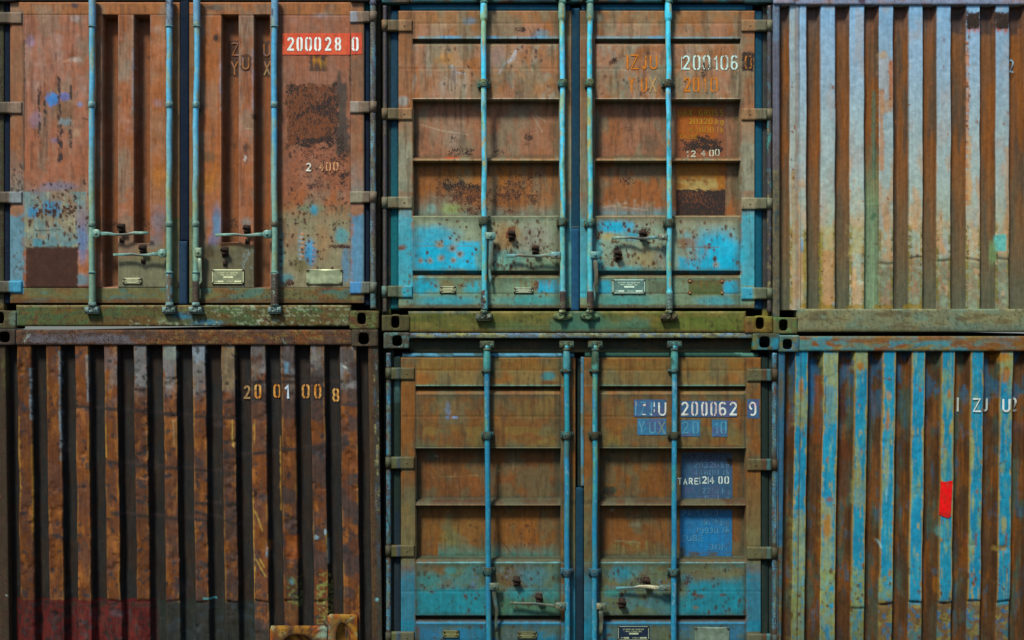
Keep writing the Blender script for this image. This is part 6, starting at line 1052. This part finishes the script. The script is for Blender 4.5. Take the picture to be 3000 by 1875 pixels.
def frame_lr(P):
    P.fill((90, 118, 112)); P.R[:] = .2; P.G[:] = .4; P.patches((128, 104, 56), 50, 14, .50, .07, .85); P.patches((120, 66, 34), 60, 10, .58, .06, .85); P.patches((64, 128, 144), 46, 16, .57, .05, .85); P.rect(2440, 986, 3500, 1000, (112, 80, 48), .6, 6, 5, 20); P.rect(2900, 985, 3500, 1030, (118, 72, 34), .6, 30, 14); P.rect(2340, 1000, 2380, 1030, (70, 130, 134), .7, 8, 5); P.rect(2340, 984, 3500, 987, (96, 84, 60), .6, 2)
    for q in ((2660, 1022, 2680, 1018), (2680, 1018, 2700, 1008)): P.line(*q, (50, 76, 84), 2, .8)
    P.rect(2270, 978, 2342, 1032, (72, 96, 88), .95, 2); P.patches((60, 100, 130), 14, 14, .55, .05, .8, (2270, 2342, 978, 1032)); P.patches((110, 104, 70), 14, 12, .6, .05, .7, (2270, 2342, 978, 1032)); P.rect(2282, 982, 2338, 985, (120, 150, 150), .6, 2)
    P.rect(2278, 1032, 2304, 1600, (48, 92, 122), .95, 2); P.blob(2290, 1150, 8, 60, (96, 84, 54), .8, .6, .5, 10); P.blob(2284, 1500, 6, 50, (110, 84, 46), .8, .5, .5, 8); P.rect(2278, 1600, 2304, 1990, (88, 66, 44), .85, 30, 16, 14); P.patches((50, 84, 96), 10, 40, .56, .05, .8, (2278, 2304, 1600, 1990)); P.vary(.12, 18, 14)
def build_lr():
    b = Box('lower right container with blue corrugated ridges streaked with rust and one bright red patch', 2284, 3430, 2000, -12)
    R = [(2332, 2369), (2415, 2458), (2507, 2544), (2590, 2627), (2675, 2713), (2763, 2800), (2848, 2885), (2934, 2971)] + [(2934 + 86 * k, 2971 + 86 * k) for k in range(1, 6)]
    c = dict(crumple=.4, dr=5, df=29, ridges=R, xa=2302, xb=3408, y0=1026, y1=1950, top=(2340, 985, 3400, 1029), topd=0, bot=(2340, 1950, 3400, 1996), botd=0, cast=((2280, 982, 2341, 1031, (2292, 993, 2321, 1024)), (3360, 982, 3430, 1031, (3380, 993, 3409, 1024)), (2280, 1952, 2341, 1999, (2296, 1957, 2322, 1992)), (3360, 1952, 3430, 1999, (3380, 1957, 3409, 1992))),
             posts=((2281, 1030, 2302, 1953, 3), (3408, 1030, 3429, 1953, 3)), vseams=((2348, 1), (2562, 1), (2978, 1)), creases=((2500, 2550, 1782, 3, 5), (2585, 2632, 1772, 4, 6), (2670, 2718, 1765, 4, 6), (2757, 2805, 1767, 4, 6), (2843, 2890, 1765, 4, 6), (2928, 2976, 1765, 4, 6)), dents=((2950, 1608, 14, 10, 5), (2857, 1600, 10, 6, 2)))
    p, prof = corr_end(b, c, paint_lr, frame_lr)
    m = MB()
    for ch, a, e in (('I', 2812, 2826), ('Z', 2853, 2878), ('J', 2889, 2909), ('U', 2940, 2964), ('2', 2973, 2993)): glyph(m, ch, a, e, 1166, 1208, 6, 0)
    build(stick(m, prof, 2.6), b, 'owner_code', M_LETTER, lambda P: (P.fill((206, 214, 218)), P.rect(2800, 1150, 2830, 1220, (170, 170, 160), .7, 3), P.rect(2887, 1150, 2912, 1220, (150, 160, 160), .6, 8), P.rect(2968, 1180, 2996, 1220, (150, 160, 150), .6, 8), P.R.__iadd__(.1)), p)
    m = MB(); xs = np.linspace(2762.5, 2797.5, 8); ys = np.linspace(0, 1, 14); X, T = np.meshgrid(xs, ys); f = (X - 2762) / 35
    Yt = 1408 + 4 * f + 3 * np.sin(f * 5); Yb = 1508 + 14 * f - 8 * np.maximum(0, f - .8) / .2; Y = Yt + (Yb - Yt) * T
    X = X - (T * 4 * (1 if True else 0)); I = np.arange(X.size).reshape(X.shape)
    m.add(np.stack([X, Y, np.full(X.shape, 2.4)], -1), np.stack([I[:-1, :-1], I[1:, :-1], I[1:, 1:], I[:-1, 1:]], -1).reshape(-1, 4))
    build(m, b, 'red_paint_patch', M_LETTER, lambda P: (P.fill((222, 38, 36)), P.R.__imul__(0), P.G.__imul__(.4), P.patches((176, 44, 38), 8, 20, .58, .06, .7), P.patches((120, 70, 60), 5, 12, .7, .04, .8), P.rect(2750, 1500, 2800, 1530, (150, 40, 34), .6, 14, 4), P.rect(2750, 1400, 2800, 1414, (170, 40, 34), .6, 6, 3)), p)
    shell(b, 2284, 3430, 985, 2000, 2, (60, 84, 96))

# ------------------------------------------------------------------ ground
def build_ground():
    m = bpy.data.materials.new('packed_gravel'); m.use_nodes = True; t = m.node_tree; b = t.nodes['Principled BSDF']; geo = N(t, 'ShaderNodeNewGeometry')
    n = N(t, 'ShaderNodeTexNoise'); n.inputs['Scale'].default_value = 14; n.inputs['Detail'].default_value = 8; t.links.new(geo.outputs['Position'], n.inputs[0])
    r = N(t, 'ShaderNodeValToRGB'); r.color_ramp.elements[0].position = .3; r.color_ramp.elements[0].color = (.04, .038, .03, 1); r.color_ramp.elements[1].position = .7; r.color_ramp.elements[1].color = (.10, .095, .075, 1)
    t.links.new(n.outputs[0], r.inputs[0]); t.links.new(r.outputs[0], b.inputs['Base Color']); b.inputs['Roughness'].default_value = .9
    bp = N(t, 'ShaderNodeBump'); bp.inputs['Distance'].default_value = .02; t.links.new(n.outputs[0], bp.inputs['Height']); t.links.new(bp.outputs[0], b.inputs['Normal'])
    # level yard; unseen bank added behind the viewer and left to shade the stack
    xs = np.concatenate([[-150, -60, -30], np.arange(-20, 21, 2.0), [30, 60, 150]]); ys = np.concatenate([[-150, -60, -40, -30], np.arange(-24, 1, 2.0), [20, 60, 150]])
    X, Y = np.meshgrid(xs, ys); Z = 7.5 * sm(9.5, 16, -Y) + 6 * sm(8, 15, -X) * sm(0, 5, -Y) * (1 - sm(9.5, 16, -Y)); I = np.arange(X.size).reshape(X.shape)
    me = bpy.data.meshes.new('ground'); me.from_pydata(np.stack([X, Y, Z], -1).reshape(-1, 3).tolist(), [], np.stack([I[:-1, :-1], I[:-1, 1:], I[1:, 1:], I[1:, :-1]], -1).reshape(-1, 4).tolist()); me.materials.append(m)
    o = bpy.data.objects.new('ground', me); scene.collection.objects.link(o); o.location.z = -.004; o['kind'] = 'structure'
build_ground(); build_uc(); build_lc(); build_ul(); build_ll(); build_ur(); build_lr()
